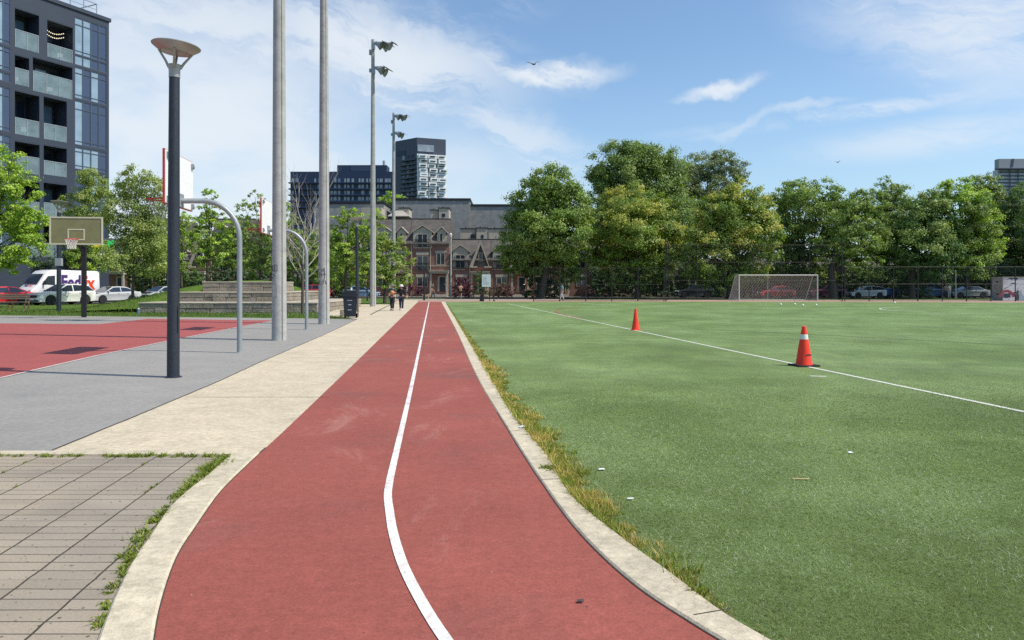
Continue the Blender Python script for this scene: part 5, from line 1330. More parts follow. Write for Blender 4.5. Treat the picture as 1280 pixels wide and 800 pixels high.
ux = sorted({0.0, -24.0, *[v for h_ in holes for v in h_[:2]]}); zt = sz(136, 27.5); uz = sorted({0.0, zt, *[min(v, zt) for h_ in holes for v in h_[2:4]]})
ux = [x for x in ux if -24 <= x <= 0]
mb = MB()
inside = lambda x, z: any(h_[0] < x < h_[1] and h_[2] < z < h_[3] for h_ in holes)
for i in range(len(ux)-1):
    for j in range(len(uz)-1):
        if ux[i+1]-ux[i] > 1e-4 and uz[j+1]-uz[j] > 1e-4 and not inside((ux[i]+ux[i+1])/2, (uz[j]+uz[j+1])/2): mb.add([(ux[i], 0, uz[j]), (ux[i+1], 0, uz[j]), (ux[i+1], 0, uz[j+1]), (ux[i], 0, uz[j+1])], [(0, 1, 2, 3)])
for a, b, c, d_, dp, kd, rl in holes:
    mb.add([(a, 0, c), (b, 0, c), (b, 0, d_), (a, 0, d_), (a, dp, c), (b, dp, c), (b, dp, d_), (a, dp, d_)], [(0, 4, 5, 1), (1, 5, 6, 2), (2, 6, 7, 3), (3, 7, 4, 0)])
mb.box(-24, 0, 1.95, 15, 0, zt-.01)
mb.add([(0, 0, 0), (0, 1.95, 0), (0, 1.95, zt), (0, 0, zt)], [(0, 1, 2, 3)]); mb.add([(-24, 0, zt), (0, 0, zt), (0, 1.95, zt), (-24, 1.95, zt)], [(0, 1, 2, 3)])
mb.build('wall', M['condo'], cd, fix=False)
rnd = random.Random(3)
for a, b, c, d_, dp, kd, rl in holes:
    if b < -23: continue
    if kd == 'bal':
        mb = MB(); mb.box(a+.03, b-.03, .02, .06, c+.02, rl); r_ = mb.build('balcony_rail', M['railglass'], cd)
        mb = MB(); mb.box(a+.02, b-.02, .0, .08, rl, rl+.06)
        n = max(1, round((b-a)/1.2))
        for k in range(n+1): x = a+.05+(b-a-.1)*k/n; mb.box(x-.025, x+.025, -.01, .015, c, rl)
        mb.build('handrail', M['galv'], r_)
        mb = MB(); mb.box(a+.1, b-.1, 1.8, 1.89, c+.05, d_-.35); f = mb.build('balcony_door', M['black'], cd)
        n = 3 if b-a > 2.2 else 2
        for k in range(n):
            if rnd.random() < .72:
                xa = a+.18+(b-a-.36)*k/n; xb = a+.18+(b-a-.36)*(k+1)/n-.12
                mb = MB(); zm = c+(d_-c)*.42; mb.box(xa, xb, 1.77, 1.795, c+.2, zm); mb.box(xa, xb, 1.77, 1.795, zm+.08, d_-.5); mb.build('pane', M['glassblue'] if rnd.random() < .7 else M['paneblue'], f)
        mb = MB(); mb.box(a+.01, b-.01, .02, 1.85, d_-.06, d_-.004); mb.build('balcony_ceiling', M['condopanel'], cd)
        if rnd.random() < .5:
            mb = MB(); x = a+(b-a)*rnd.uniform(.25, .7); mb.box(x, x+.5, .6, 1.1, c+.03, c+.5); mb.box(x, x+.5, 1.05, 1.12, c+.5, c+.95); mb.build('balcony_chair', M['white'], cd)
    else:
        tall = d_-c; mb = MB(); n = 4; e = .06
        mb.box(a, b, .02, .11, c, c+e); mb.box(a, b, .02, .11, d_-e, d_)
        for k in range(n+1): x = a+(b-a)*k/n; mb.box(max(a, x-e/2-.02), min(b, x+e/2+.02), .02, .11, c+e, d_-e)
        if tall > 2: mb.box(a, b, .022, .108, d_-tall*.2, d_-tall*.2+e); mb.box(a, b, .022, .108, c+.35, c+.35+e*.7)
        f = mb.build('window', M['condopanel'], cd)
        for k in range(n):
            x0_, x1_ = a+(b-a)*k/n+.05, a+(b-a)*(k+1)/n-.05
            if x0_ < -24: continue
            mb = MB(); mb.box(x0_, x1_, .075, .1, c+e, d_-e); mb.build('pane', M['curtain'] if rnd.random() < .75 and k < 3 else M['spandrel'], f)
mb = MB(); mb.box(-24, .15, -.14, 15.1, zt, zt+.35); mb.build('parapet', M['condo'], cd)
mb = MB()
for k in range(14):
    x = -.8-k*1.35; mb.box(x-.03, x+.03, .7, .76, zt+.35, zt+1.65)
mb.box(-24, -.75, .7, .76, zt+1.6, zt+1.67); mb.box(-24, -.75, .705, .755, zt+1.05, zt+1.09); mb.box(-.82, -.76, .76, 8, zt+1.6, zt+1.67); mb.build('roof_railing', M['steel'], cd)
mb = MB()
for k in range(24):
    x0_, x1_ = su(61), su(88); x = x0_+(x1_-x0_)*((k % 12)+.5)/12; z = sz(75, 36+5*(k//12)) - .35*math.sin(math.pi*((k % 12)+.5)/12); mb.sphere((x, .9, z), .05, n=6, m=4)
lm, t = newmat('fairy'); t.bs.inputs['Base Color'].default_value = (.9, .85, .7, 1); t.bs.inputs['Emission Color'].default_value = (1, .85, .6, 1); t.bs.inputs['Emission Strength'].default_value = 1.2
mb.build('string_lights', lm, cd)
# shop sign at its foot
sn = thing('shop_sign', 'white shop sign with yellow and green leaf shapes behind the locust tree', 'sign', tuple(Vector((Ox, Oy, 0)) + D*su(126) + N*.6), ang)
z0_ = sz(126, 318); mb = MB(); mb.box(-1.9, 1.6, -.1, .1, z0_-.5, z0_+1.6); mb.build('board', mat('signdark', (.06, .065, .07), .5), sn, bevel=.02)
def leafshape(cx_, cz_, s_, m_, ph):
    mb = MB(); pts = []
    for k in range(24):
        a = 2*math.pi*k/24; r_ = s_*(.8+.25*math.cos(5*a+ph)); pts.append((cx_+r_*math.cos(a), cz_+r_*math.sin(a)*.85))
    mb.prism(pts, -.16, -.101, 'y'); mb.build('leaf_shape', m_, sn)
leafshape(-.95, z0_+.95, .62, mat('syel', (.75, .5, .02), .5), .3); leafshape(.55, z0_+1.0, .58, mat('sgrn', (.02, .4, .07), .5), 1.2)
mb = MB(); 
for k in range(9): mb.box(-1.7+k*.36, -1.7+k*.36+.24, -.14, -.102, z0_-.35, z0_+.05)
mb.build('white_lettering', M['white'], sn)
# ================================================================== vegetation
rng = np.random.default_rng(21)
PAL = {  # linear base colours of leaves
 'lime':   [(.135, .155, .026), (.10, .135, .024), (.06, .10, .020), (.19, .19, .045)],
 'maple':  [(.075, .125, .020), (.10, .155, .026), (.055, .10, .018), (.13, .18, .035)],
 'bright': [(.12, .20, .020), (.15, .23, .028), (.09, .165, .018), (.19, .26, .04)],
 'deep':   [(.040, .082, .020), (.055, .10, .024), (.032, .068, .018), (.07, .115, .03)],
 'willow': [(.075, .105, .045), (.095, .125, .055), (.06, .09, .04), (.12, .145, .07)],
 'locust': [(.115, .16, .035), (.14, .185, .045), (.085, .13, .03), (.17, .205, .06)],
 'elm':    [(.07, .115, .025), (.09, .14, .03), (.05, .09, .02), (.12, .16, .04)],
 'purple': [(.055, .020, .03), (.075, .026, .04), (.035, .015, .02), (.10, .04, .05)],
 'pinkish':[(.11, .05, .06), (.06, .03, .035), (.04, .06, .02), (.20, .13, .13)],
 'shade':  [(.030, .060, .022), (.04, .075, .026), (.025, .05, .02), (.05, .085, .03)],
}
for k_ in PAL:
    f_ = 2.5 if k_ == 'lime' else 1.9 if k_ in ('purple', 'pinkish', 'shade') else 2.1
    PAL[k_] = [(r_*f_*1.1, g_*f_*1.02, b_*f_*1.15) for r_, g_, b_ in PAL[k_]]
def unit(a): return a/np.maximum(np.linalg.norm(a, axis=1, keepdims=True), 1e-9)
def leaves(lobes, leaf, dens, pal, seed, top=None, droop=0.0, sub=(.17, .31), shell=.62, aspect=.8, upright=0.55):
    """lobes: (x, y, z, rx, ry, rz); returns one mesh of small leaf faces grouped in sprays"""
    g = np.random.default_rng(seed); P_, N_, C_ = [], [], []
    pal = np.array(PAL[pal]); tp = np.array(PAL[top]) if top else None
    for lx, ly, lz, rx, ry, rz in lobes:
        r = (rx*ry*rz)**(1/3)
        ns = max(7, int(30*(r/1.5)**.7)) if r > .5 else 7
        d = unit(g.normal(size=(ns, 3))); rad = g.uniform(shell, 1.04, (ns, 1))
        sc = np.array([lx, ly, lz]) + d*rad*np.array([rx, ry, rz])
        sr = r*g.uniform(sub[0], sub[1], ns)
        for i in range(ns):
            k = int(dens*(sr[i]/leaf)**2*24.0)+6
            e = g.normal(size=(k, 3))*.50; e = e*np.array([1.1, 1.1, .62])
            p = sc[i] + e*sr[i]
            if droop: p[:, 2] -= droop*g.random(k)*sr[i]*np.linalg.norm(e[:, :2], axis=1)
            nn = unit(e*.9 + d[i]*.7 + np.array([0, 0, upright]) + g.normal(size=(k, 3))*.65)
            src = tp if (tp is not None and d[i, 2] > -.05 and g.random() < .78) else pal  # upper sprays take the top palette: lime blossom plus sunlit tone painted in
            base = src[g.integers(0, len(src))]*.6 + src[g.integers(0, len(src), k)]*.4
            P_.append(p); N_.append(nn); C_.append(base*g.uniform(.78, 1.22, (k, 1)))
    P_, N_, C_ = np.vstack(P_), np.vstack(N_), np.vstack(C_); n = len(P_)
    t = unit(np.cross(N_, g.normal(size=(n, 3)))); b = np.cross(N_, t)
    s = leaf*g.uniform(.65, 1.3, (n, 1))
    V = np.stack([P_-t*s*.5, P_+b*s*.5*aspect-t*s*.06, P_+t*s*.5, P_-b*s*.5*aspect-t*s*.06], 1).reshape(-1, 3)
    return V, np.arange(n*4).reshape(n, 4), np.repeat(C_, 4, 0)
def tree(label, name, trunk, lobes, leaf=.24, dens=.55, pal='maple', top=None, seed=1, r0=.3, group=None, cat='tree', limbs=True, matl='leaf', trunkmat='trunk', fork=None, thick=1.0, lean=(0, 0), grow_=1.2, **kw):
    """trunk: (px, Y) foot; lobes: (px, py, r_px[, dy]) at depth Y"""
    px, Y = trunk[0], trunk[1]; z0 = trunk[2] if len(trunk) > 2 else 0.0
    x0 = XA(px, Y); g = random.Random(seed)
    T = thing(name, label, cat, (x0, Y, z0), 0, group)
    leaf *= .76
    L = []
    for lb in lobes:
        r = lb[2]*Y/F*grow_; dy = lb[3] if len(lb) > 3 else g.uniform(-1, 1)*r*.9
        L.append((XA(lb[0], Y)-x0, dy, ZA(lb[1], Y)-z0, r*1.08, r*1.1*thick, r*1.0))
    V, Fc, C = leaves(L, leaf, dens, pal, seed, top, **kw)
    np_mesh('crown', V, Fc, M[matl], C, T)
    if limbs:
        zs = sorted(l[2]-l[5] for l in L); zc = sum(l[2] for l in L)/len(L); zt = max(l[2] for l in L)
        zf = fork if fork else max(.9, zs[len(zs)//3]*.95)
        mb = MB(); tx = lean[0]
        top_ = Vector((sum(l[0] for l in L)/len(L)*.6, 0, zc*.55+zt*.45))
        base = Vector((tx*zf, lean[1]*zf, zf))
        mb.tube([(0, 0, -.1), (tx*.15, 0, .25), tuple(base*.5+Vector((g.uniform(-.05, .05)*zf*.3, 0, 0))), tuple(base), tuple(base*.5+top_*.5), tuple(top_)], [r0*1.35, r0*1.05, r0*.9, r0*.8, r0*.45, r0*.12], 10)
        for l in L:
            c = Vector(l[:3]); k = g.uniform(.0, .55)
            s = base+(top_-base)*k if c.z > (base+(top_-base)*k).z else base
            mid = s*.5+c*.5+Vector((0, 0, -.12*(c-s).length*.5))
            mb.tube([s, mid, c], [r0*.42*(1-k*.5), r0*.26, r0*.08], 6)
            for q_ in range(3):
                e = c+Vector((g.uniform(-1, 1)*l[3], g.uniform(-1, 1)*l[4], g.uniform(-.3, .9)*l[5]))*.75
                mb.tube([mid*.3+c*.7, e], [r0*.12, r0*.04], 5)
        mb.build('trunk', M[trunkmat], T, True)
    return T
GR = 'trees along the far street'
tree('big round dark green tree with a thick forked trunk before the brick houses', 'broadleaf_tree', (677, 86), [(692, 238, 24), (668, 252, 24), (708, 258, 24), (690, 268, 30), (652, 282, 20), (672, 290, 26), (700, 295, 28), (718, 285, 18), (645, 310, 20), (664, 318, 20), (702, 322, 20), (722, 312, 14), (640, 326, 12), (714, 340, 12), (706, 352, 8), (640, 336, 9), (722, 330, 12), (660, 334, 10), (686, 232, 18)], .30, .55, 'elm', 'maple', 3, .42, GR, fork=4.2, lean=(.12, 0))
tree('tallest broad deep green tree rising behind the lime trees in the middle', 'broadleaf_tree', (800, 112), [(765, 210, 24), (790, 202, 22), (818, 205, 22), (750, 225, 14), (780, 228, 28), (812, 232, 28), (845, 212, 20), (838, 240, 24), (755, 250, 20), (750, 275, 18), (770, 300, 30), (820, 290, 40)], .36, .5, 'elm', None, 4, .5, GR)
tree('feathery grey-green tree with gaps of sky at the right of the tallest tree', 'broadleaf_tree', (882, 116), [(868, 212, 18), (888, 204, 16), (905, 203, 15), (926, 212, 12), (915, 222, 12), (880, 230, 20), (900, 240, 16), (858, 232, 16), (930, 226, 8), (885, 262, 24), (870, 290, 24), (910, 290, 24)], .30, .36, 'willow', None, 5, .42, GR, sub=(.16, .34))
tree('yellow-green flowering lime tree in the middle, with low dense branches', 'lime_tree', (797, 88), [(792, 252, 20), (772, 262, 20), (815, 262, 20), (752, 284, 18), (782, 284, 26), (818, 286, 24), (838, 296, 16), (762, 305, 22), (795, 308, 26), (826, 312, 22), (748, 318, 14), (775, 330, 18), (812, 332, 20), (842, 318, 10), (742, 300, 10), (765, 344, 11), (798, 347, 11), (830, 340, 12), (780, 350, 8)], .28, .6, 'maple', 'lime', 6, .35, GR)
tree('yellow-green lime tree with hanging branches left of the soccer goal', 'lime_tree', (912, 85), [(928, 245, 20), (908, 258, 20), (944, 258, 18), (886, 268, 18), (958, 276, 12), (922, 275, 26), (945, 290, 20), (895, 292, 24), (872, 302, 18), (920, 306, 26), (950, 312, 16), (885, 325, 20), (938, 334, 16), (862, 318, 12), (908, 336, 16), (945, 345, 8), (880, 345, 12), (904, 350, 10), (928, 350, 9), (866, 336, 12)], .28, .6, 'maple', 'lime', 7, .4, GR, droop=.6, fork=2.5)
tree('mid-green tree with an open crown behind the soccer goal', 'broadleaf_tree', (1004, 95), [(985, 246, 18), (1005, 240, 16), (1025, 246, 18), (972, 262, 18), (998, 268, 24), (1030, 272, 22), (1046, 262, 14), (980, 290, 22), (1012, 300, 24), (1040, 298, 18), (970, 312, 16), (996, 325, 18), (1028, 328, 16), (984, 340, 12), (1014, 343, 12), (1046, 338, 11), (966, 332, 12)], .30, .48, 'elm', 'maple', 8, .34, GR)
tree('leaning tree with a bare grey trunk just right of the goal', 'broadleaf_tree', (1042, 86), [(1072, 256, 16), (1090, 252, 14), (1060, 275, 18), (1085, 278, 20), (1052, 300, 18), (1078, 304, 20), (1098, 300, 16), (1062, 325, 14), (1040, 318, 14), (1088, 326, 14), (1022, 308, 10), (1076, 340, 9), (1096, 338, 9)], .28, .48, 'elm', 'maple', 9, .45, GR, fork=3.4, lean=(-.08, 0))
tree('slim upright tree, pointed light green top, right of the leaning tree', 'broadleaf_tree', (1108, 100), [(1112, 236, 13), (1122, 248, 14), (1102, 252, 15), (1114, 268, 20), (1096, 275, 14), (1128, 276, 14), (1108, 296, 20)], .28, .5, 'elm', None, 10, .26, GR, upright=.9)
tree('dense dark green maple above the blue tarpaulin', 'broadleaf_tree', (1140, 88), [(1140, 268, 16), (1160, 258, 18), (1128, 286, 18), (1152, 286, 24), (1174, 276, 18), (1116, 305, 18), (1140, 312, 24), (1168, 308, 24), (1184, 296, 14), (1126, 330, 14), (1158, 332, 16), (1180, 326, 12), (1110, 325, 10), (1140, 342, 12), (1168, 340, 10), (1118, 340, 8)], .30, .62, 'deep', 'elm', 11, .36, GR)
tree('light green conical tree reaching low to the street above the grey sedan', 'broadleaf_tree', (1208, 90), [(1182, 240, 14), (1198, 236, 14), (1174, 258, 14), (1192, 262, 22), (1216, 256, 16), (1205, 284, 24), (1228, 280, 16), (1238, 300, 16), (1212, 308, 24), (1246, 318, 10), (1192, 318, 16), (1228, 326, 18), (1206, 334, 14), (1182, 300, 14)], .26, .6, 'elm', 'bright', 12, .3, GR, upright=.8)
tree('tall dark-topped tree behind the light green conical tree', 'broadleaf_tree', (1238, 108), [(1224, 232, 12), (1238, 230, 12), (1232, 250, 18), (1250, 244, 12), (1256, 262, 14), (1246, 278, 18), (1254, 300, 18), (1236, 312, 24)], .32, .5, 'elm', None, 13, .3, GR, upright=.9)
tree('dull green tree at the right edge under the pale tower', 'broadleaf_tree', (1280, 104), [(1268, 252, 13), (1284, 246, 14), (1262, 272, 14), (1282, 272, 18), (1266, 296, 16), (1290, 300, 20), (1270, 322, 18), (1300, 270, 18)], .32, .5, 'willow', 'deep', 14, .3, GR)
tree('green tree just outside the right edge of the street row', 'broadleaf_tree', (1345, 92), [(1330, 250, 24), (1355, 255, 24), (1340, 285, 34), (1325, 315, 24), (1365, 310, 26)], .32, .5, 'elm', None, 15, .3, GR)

GL = 'trees on the lawn at the left'
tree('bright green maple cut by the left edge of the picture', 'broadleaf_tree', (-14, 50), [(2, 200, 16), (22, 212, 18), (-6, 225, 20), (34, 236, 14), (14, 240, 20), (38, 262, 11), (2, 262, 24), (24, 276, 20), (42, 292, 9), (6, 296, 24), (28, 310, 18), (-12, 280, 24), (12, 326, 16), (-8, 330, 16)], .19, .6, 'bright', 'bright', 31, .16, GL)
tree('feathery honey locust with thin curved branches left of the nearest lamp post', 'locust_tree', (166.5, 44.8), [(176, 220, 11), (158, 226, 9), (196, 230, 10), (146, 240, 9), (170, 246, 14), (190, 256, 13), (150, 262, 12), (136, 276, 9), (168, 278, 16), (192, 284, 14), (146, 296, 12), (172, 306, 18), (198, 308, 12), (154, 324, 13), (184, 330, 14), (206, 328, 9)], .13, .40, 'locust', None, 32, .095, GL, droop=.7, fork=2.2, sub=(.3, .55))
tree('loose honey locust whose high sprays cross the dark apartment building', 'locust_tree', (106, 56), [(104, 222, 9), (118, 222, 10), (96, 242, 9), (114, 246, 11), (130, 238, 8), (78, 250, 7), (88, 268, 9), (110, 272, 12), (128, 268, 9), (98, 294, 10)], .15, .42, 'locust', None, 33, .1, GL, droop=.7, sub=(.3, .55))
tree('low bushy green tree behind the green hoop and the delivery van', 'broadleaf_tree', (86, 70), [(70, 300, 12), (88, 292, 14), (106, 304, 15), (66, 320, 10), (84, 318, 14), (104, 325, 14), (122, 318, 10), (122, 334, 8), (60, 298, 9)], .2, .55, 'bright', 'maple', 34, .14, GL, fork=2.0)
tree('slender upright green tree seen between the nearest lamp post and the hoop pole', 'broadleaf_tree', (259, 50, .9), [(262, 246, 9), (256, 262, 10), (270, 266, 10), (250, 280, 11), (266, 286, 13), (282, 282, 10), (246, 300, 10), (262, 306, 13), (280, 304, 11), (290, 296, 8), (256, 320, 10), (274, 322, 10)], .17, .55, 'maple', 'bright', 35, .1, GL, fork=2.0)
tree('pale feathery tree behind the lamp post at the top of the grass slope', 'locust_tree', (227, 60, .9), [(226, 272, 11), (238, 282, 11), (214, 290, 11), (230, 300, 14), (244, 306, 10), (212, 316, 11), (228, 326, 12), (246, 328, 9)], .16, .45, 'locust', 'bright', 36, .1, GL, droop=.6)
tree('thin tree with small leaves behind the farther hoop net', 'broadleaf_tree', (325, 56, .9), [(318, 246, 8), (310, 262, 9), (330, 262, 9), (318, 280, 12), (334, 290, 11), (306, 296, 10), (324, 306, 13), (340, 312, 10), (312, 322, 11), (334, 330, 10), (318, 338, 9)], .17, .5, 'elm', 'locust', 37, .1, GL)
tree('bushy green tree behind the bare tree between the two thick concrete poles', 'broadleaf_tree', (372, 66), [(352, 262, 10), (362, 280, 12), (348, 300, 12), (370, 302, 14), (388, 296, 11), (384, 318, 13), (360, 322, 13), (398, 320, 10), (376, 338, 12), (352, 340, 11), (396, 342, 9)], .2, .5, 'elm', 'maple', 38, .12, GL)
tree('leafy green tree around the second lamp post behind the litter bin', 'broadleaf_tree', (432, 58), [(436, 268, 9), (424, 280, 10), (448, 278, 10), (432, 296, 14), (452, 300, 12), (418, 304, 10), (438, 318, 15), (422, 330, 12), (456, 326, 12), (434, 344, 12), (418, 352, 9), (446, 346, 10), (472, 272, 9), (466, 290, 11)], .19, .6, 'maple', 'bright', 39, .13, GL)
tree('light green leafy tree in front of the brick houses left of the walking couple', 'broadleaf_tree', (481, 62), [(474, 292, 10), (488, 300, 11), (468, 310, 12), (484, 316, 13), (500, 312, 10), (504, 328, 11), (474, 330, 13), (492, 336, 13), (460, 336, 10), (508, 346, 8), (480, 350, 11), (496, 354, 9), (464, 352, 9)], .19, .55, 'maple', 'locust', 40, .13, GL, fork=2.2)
tree('small yellow-green tree between the navy block and the white tower', 'broadleaf_tree', (488, 150), [(480, 252, 6), (490, 248, 7), (500, 250, 6), (508, 252, 5), (488, 262, 10)], .4, .6, 'bright', None, 41, .2, None)
for k, (px, Y, ly, lb, pl) in enumerate(((295, 75, 300, 'green tree farther back above the top stone tier', 'maple'), (345, 80, 300, 'dull green tree far behind the nearest concrete pole', 'elm'), (190, 78, 305, 'green tree far behind the honey locust', 'elm'), (405, 84, 315, 'green tree far behind the graffiti pole', 'maple'))):
    tree(lb, 'broadleaf_tree', (px, Y), [(px-8, ly-14, 11), (px+9, ly-18, 11), (px, ly, 16), (px-18, ly+6, 11), (px+18, ly+4, 12), (px-8, ly+22, 14), (px+12, ly+24, 13), (px-22, ly+26, 10)], .24, .5, pl, 'bright' if k % 2 else None, 50+k, .13, GL)

# bare tree
bt = thing('bare_tree', 'leafless pale-branched young tree in front of the stone terrace', 'tree', G(378, 392.6), 0)
g = random.Random(9); mb = MB(); mt = MB()
Yb = G(378, 392.6).y; top = ZA(205, Yb)
mt.tube([(0, 0, -.05), (.01, 0, 1.2), (.03, 0, 2.6)], [.085, .07, .06], 10); mt.build('trunk', M['trunk'], bt, True)
def grow(p, d, L, r, lev):
    q_ = p + d*L; mid = p + d*L*.5 + Vector((g.uniform(-1, 1), g.uniform(-1, 1), .3))*L*.06
    mb.tube([p, mid, q_], [r, r*.8, r*.6], 6 if lev < 2 else 4)
    if lev >= 4: return
    for k in range(3 if lev < 3 else 2):
        a = Vector((g.uniform(-1, 1), g.uniform(-1, 1), g.uniform(.25, 1.0)))
        nd = (d*1.3 + a*1.05 + Vector((0, 0, .12))).normalized()
        grow(p + d*L*g.uniform(.55, 1.0), nd, L*g.uniform(.55, .82), r*.52, lev+1)
grow(Vector((.03, 0, 2.55)), Vector((.05, 0, 1)).normalized(), 2.5, .042, 0); grow(Vector((.02, 0, 2.2)), Vector((-.35, -.1, 1)).normalized(), 2.0, .034, 0)
for k in range(13):
    a = 2*math.pi*k*.38 + g.uniform(-.3, .3); z = 1.7 + k*.17
    grow(Vector((.02, 0, z)), Vector((math.cos(a)*.75, math.sin(a)*.75, .75)).normalized(), 1.35, .032, 1 if k % 2 else 2)
mb.build('branches', M['deadwood'], bt, True)

# shrubs
def shrub(label, px, Y, lobes, pal, seed, leaf=.14, name='shrub', z0=0, group=None, dens=.6, **kw):
    return tree(label, name, (px, Y, z0), lobes, leaf, dens, pal, None, seed, .06, group, 'shrub', fork=.3, **kw)
GS = 'shrubs in front of the brick houses'
shrub('dark purple shrub left of the dark front door', 515, 94, [(510, 360, 6), (518, 357, 6), (524, 362, 5), (506, 365, 5)], 'purple', 61, .16, group=GS)
shrub('large dark purple shrub right of the utility pole, behind the runner', 577, 94, [(570, 357, 7), (580, 354, 7), (587, 360, 6), (572, 365, 6), (584, 366, 6)], 'purple', 62, .16, group=GS)
shrub('purple and pink flowering shrub right of the white notice', 630, 94, [(622, 361, 6), (632, 359, 6), (641, 362, 6), (626, 366, 5), (638, 367, 5)], 'pinkish', 63, .16, group=GS)
shrub('low dark green shrub between the runner and the steps', 592, 95, [(588, 367, 4), (595, 367, 4)], 'shade', 64, .14, group=GS)
shrub('low dark shrub left of the pink flowering shrub', 612, 95, [(608, 367, 4), (616, 367, 4)], 'shade', 65, .14, group=GS)
shrub('upright dark green bush in front of the porch left of the white notice', 601, 93, [(600, 345, 6), (603, 354, 6), (598, 362, 5)], 'deep', 66, .16, group=GS)
shrub('tall dark ivy-like bush around the trunk of the big round tree', 678, 90, [(668, 340, 11), (684, 346, 11), (674, 356, 12), (690, 360, 9), (662, 364, 8), (680, 367, 8)], 'shade', 67, .2, group=GS)
shrub('round dark bush left of the soccer goal at the foot of the lime tree', 903, 90, [(900, 364, 6), (908, 366, 5)], 'deep', 68, .16, group=GS)
shrub('pale-flowering shrub behind the fence right of the walking man', 735, 93, [(732, 362, 5), (738, 364, 5)], 'pinkish', 69, .14, group=GS)
shrub('dark spruce-like bush beside the blue tarpaulin', 1142, 89, [(1132, 362, 9), (1146, 360, 10), (1140, 350, 9), (1156, 366, 6)], 'shade', 70, .18, group=GS)
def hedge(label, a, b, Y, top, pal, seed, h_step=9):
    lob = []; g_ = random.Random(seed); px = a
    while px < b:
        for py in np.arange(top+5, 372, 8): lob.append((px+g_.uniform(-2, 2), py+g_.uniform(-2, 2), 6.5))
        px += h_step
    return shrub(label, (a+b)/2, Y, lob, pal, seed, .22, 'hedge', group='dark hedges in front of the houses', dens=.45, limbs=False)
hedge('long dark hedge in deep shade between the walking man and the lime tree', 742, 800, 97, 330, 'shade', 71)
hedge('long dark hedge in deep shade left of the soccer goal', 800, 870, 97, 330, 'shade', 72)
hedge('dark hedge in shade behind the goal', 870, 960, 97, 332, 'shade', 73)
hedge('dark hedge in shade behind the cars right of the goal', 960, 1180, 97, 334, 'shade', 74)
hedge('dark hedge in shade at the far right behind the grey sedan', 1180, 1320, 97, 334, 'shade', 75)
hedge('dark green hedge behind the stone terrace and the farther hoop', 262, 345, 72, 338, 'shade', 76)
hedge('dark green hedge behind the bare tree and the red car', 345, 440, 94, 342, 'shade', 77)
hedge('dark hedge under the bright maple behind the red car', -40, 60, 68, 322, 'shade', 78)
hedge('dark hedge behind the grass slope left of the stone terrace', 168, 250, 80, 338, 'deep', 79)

# ---- blades of grass
def blades(name, pts, hgt, wid, cols, lean=.5, kind='stuff', seed=0, matl='blade', label=None, cat=None):
    g = np.random.default_rng(seed); n = len(pts)
    a = g.uniform(0, 2*np.pi, n); side = np.stack([np.cos(a), np.sin(a), np.zeros(n)], 1)
    b = g.uniform(0, 2*np.pi, n); ld = np.stack([np.cos(b), np.sin(b), np.zeros(n)], 1)*(lean*hgt*g.uniform(.3, 1.2, n))[:, None]
    up = np.zeros((n, 3)); up[:, 2] = hgt
    w = (wid*g.uniform(.6, 1.3, n))[:, None]
    p1 = pts + up*.55 + ld*.35; p2 = pts + up*.98 + ld
    V = np.stack([pts-side*w, pts+side*w, p1-side*w*.75, p1+side*w*.75, p2], 1).reshape(-1, 3)
    i = np.arange(n)*5
    Fc = np.vstack([np.stack([i, i+1, i+3], 1), np.stack([i, i+3, i+2], 1), np.stack([i+2, i+3, i+4], 1)])
    o = np_mesh(name, V, Fc, M[matl], np.repeat(cols, 5, 0)); o['kind'] = kind
    if label: o['label'] = label; o['category'] = cat
    return o
GREEN = np.array([(.15, .22, .022), (.21, .26, .034), (.11, .17, .018), (.26, .27, .06)])
DRY = np.array([(.52, .38, .12), (.44, .34, .10), (.60, .46, .19), (.38, .32, .08), (.55, .33, .12)])
def pick(pal, n, g, j=.2): return pal[g.integers(0, len(pal), n)]*g.uniform(1-j, 1+j, (n, 1))
# strip along the turf edge; width profile follows the photograph (distance, width, height, share of dry blades)
g = np.random.default_rng(5)
outer = densify(kerb_ro, .02)
prof = [(2.2, .03, .02, .15), (2.9, .07, .04, .3), (3.25, .03, .03, .3), (3.5, .07, .05, .35), (3.8, .16, .10, .75), (4.3, .24, .13, .65), (5.2, .28, .15, .5), (6.3, .36, .17, .25), (7.2, .36, .17, .45), (8.4, .38, .16, .65), (9.6, .30, .12, .4), (10.6, .16, .09, .4), (11.6, .34, .14, .7), (13, .34, .14, .6), (15, .24, .10, .4), (18, .20, .09, .45), (24, .16, .08, .3), (34, .12, .06, .3), (60, .08, .05, .3)]
PY = np.array([p[0] for p in prof]); PW, PH, PD = (np.array([p[k] for p in prof]) for k in (1, 2, 3))
op = np.array([(p.x, p.y) for p in outer]); op = op[(op[:, 1] > 2.2) & (op[:, 1] < 60)]
seg = np.linalg.norm(np.diff(op, axis=0), axis=1); dens = np.clip(9500*np.interp(op[:-1, 1], PY, PW)*np.clip(10/np.maximum(op[:-1, 1], 4), .25, 1.0), 120, 5000)
cnt = g.poisson(seg*dens); idx = np.repeat(np.arange(len(seg)), cnt)
base = op[idx] + (op[idx+1]-op[idx])*g.random((len(idx), 1))
tn = unit(np.hstack([op[idx+1]-op[idx], np.zeros((len(idx), 1))]))[:, :2]; nr = np.stack([tn[:, 1], -tn[:, 0]], 1)
nr = np.where((nr[:, :1] < 0), -nr, nr)
W = np.interp(base[:, 1], PY, PW); Hh = np.interp(base[:, 1], PY, PH); Dd = np.interp(base[:, 1], PY, PD)
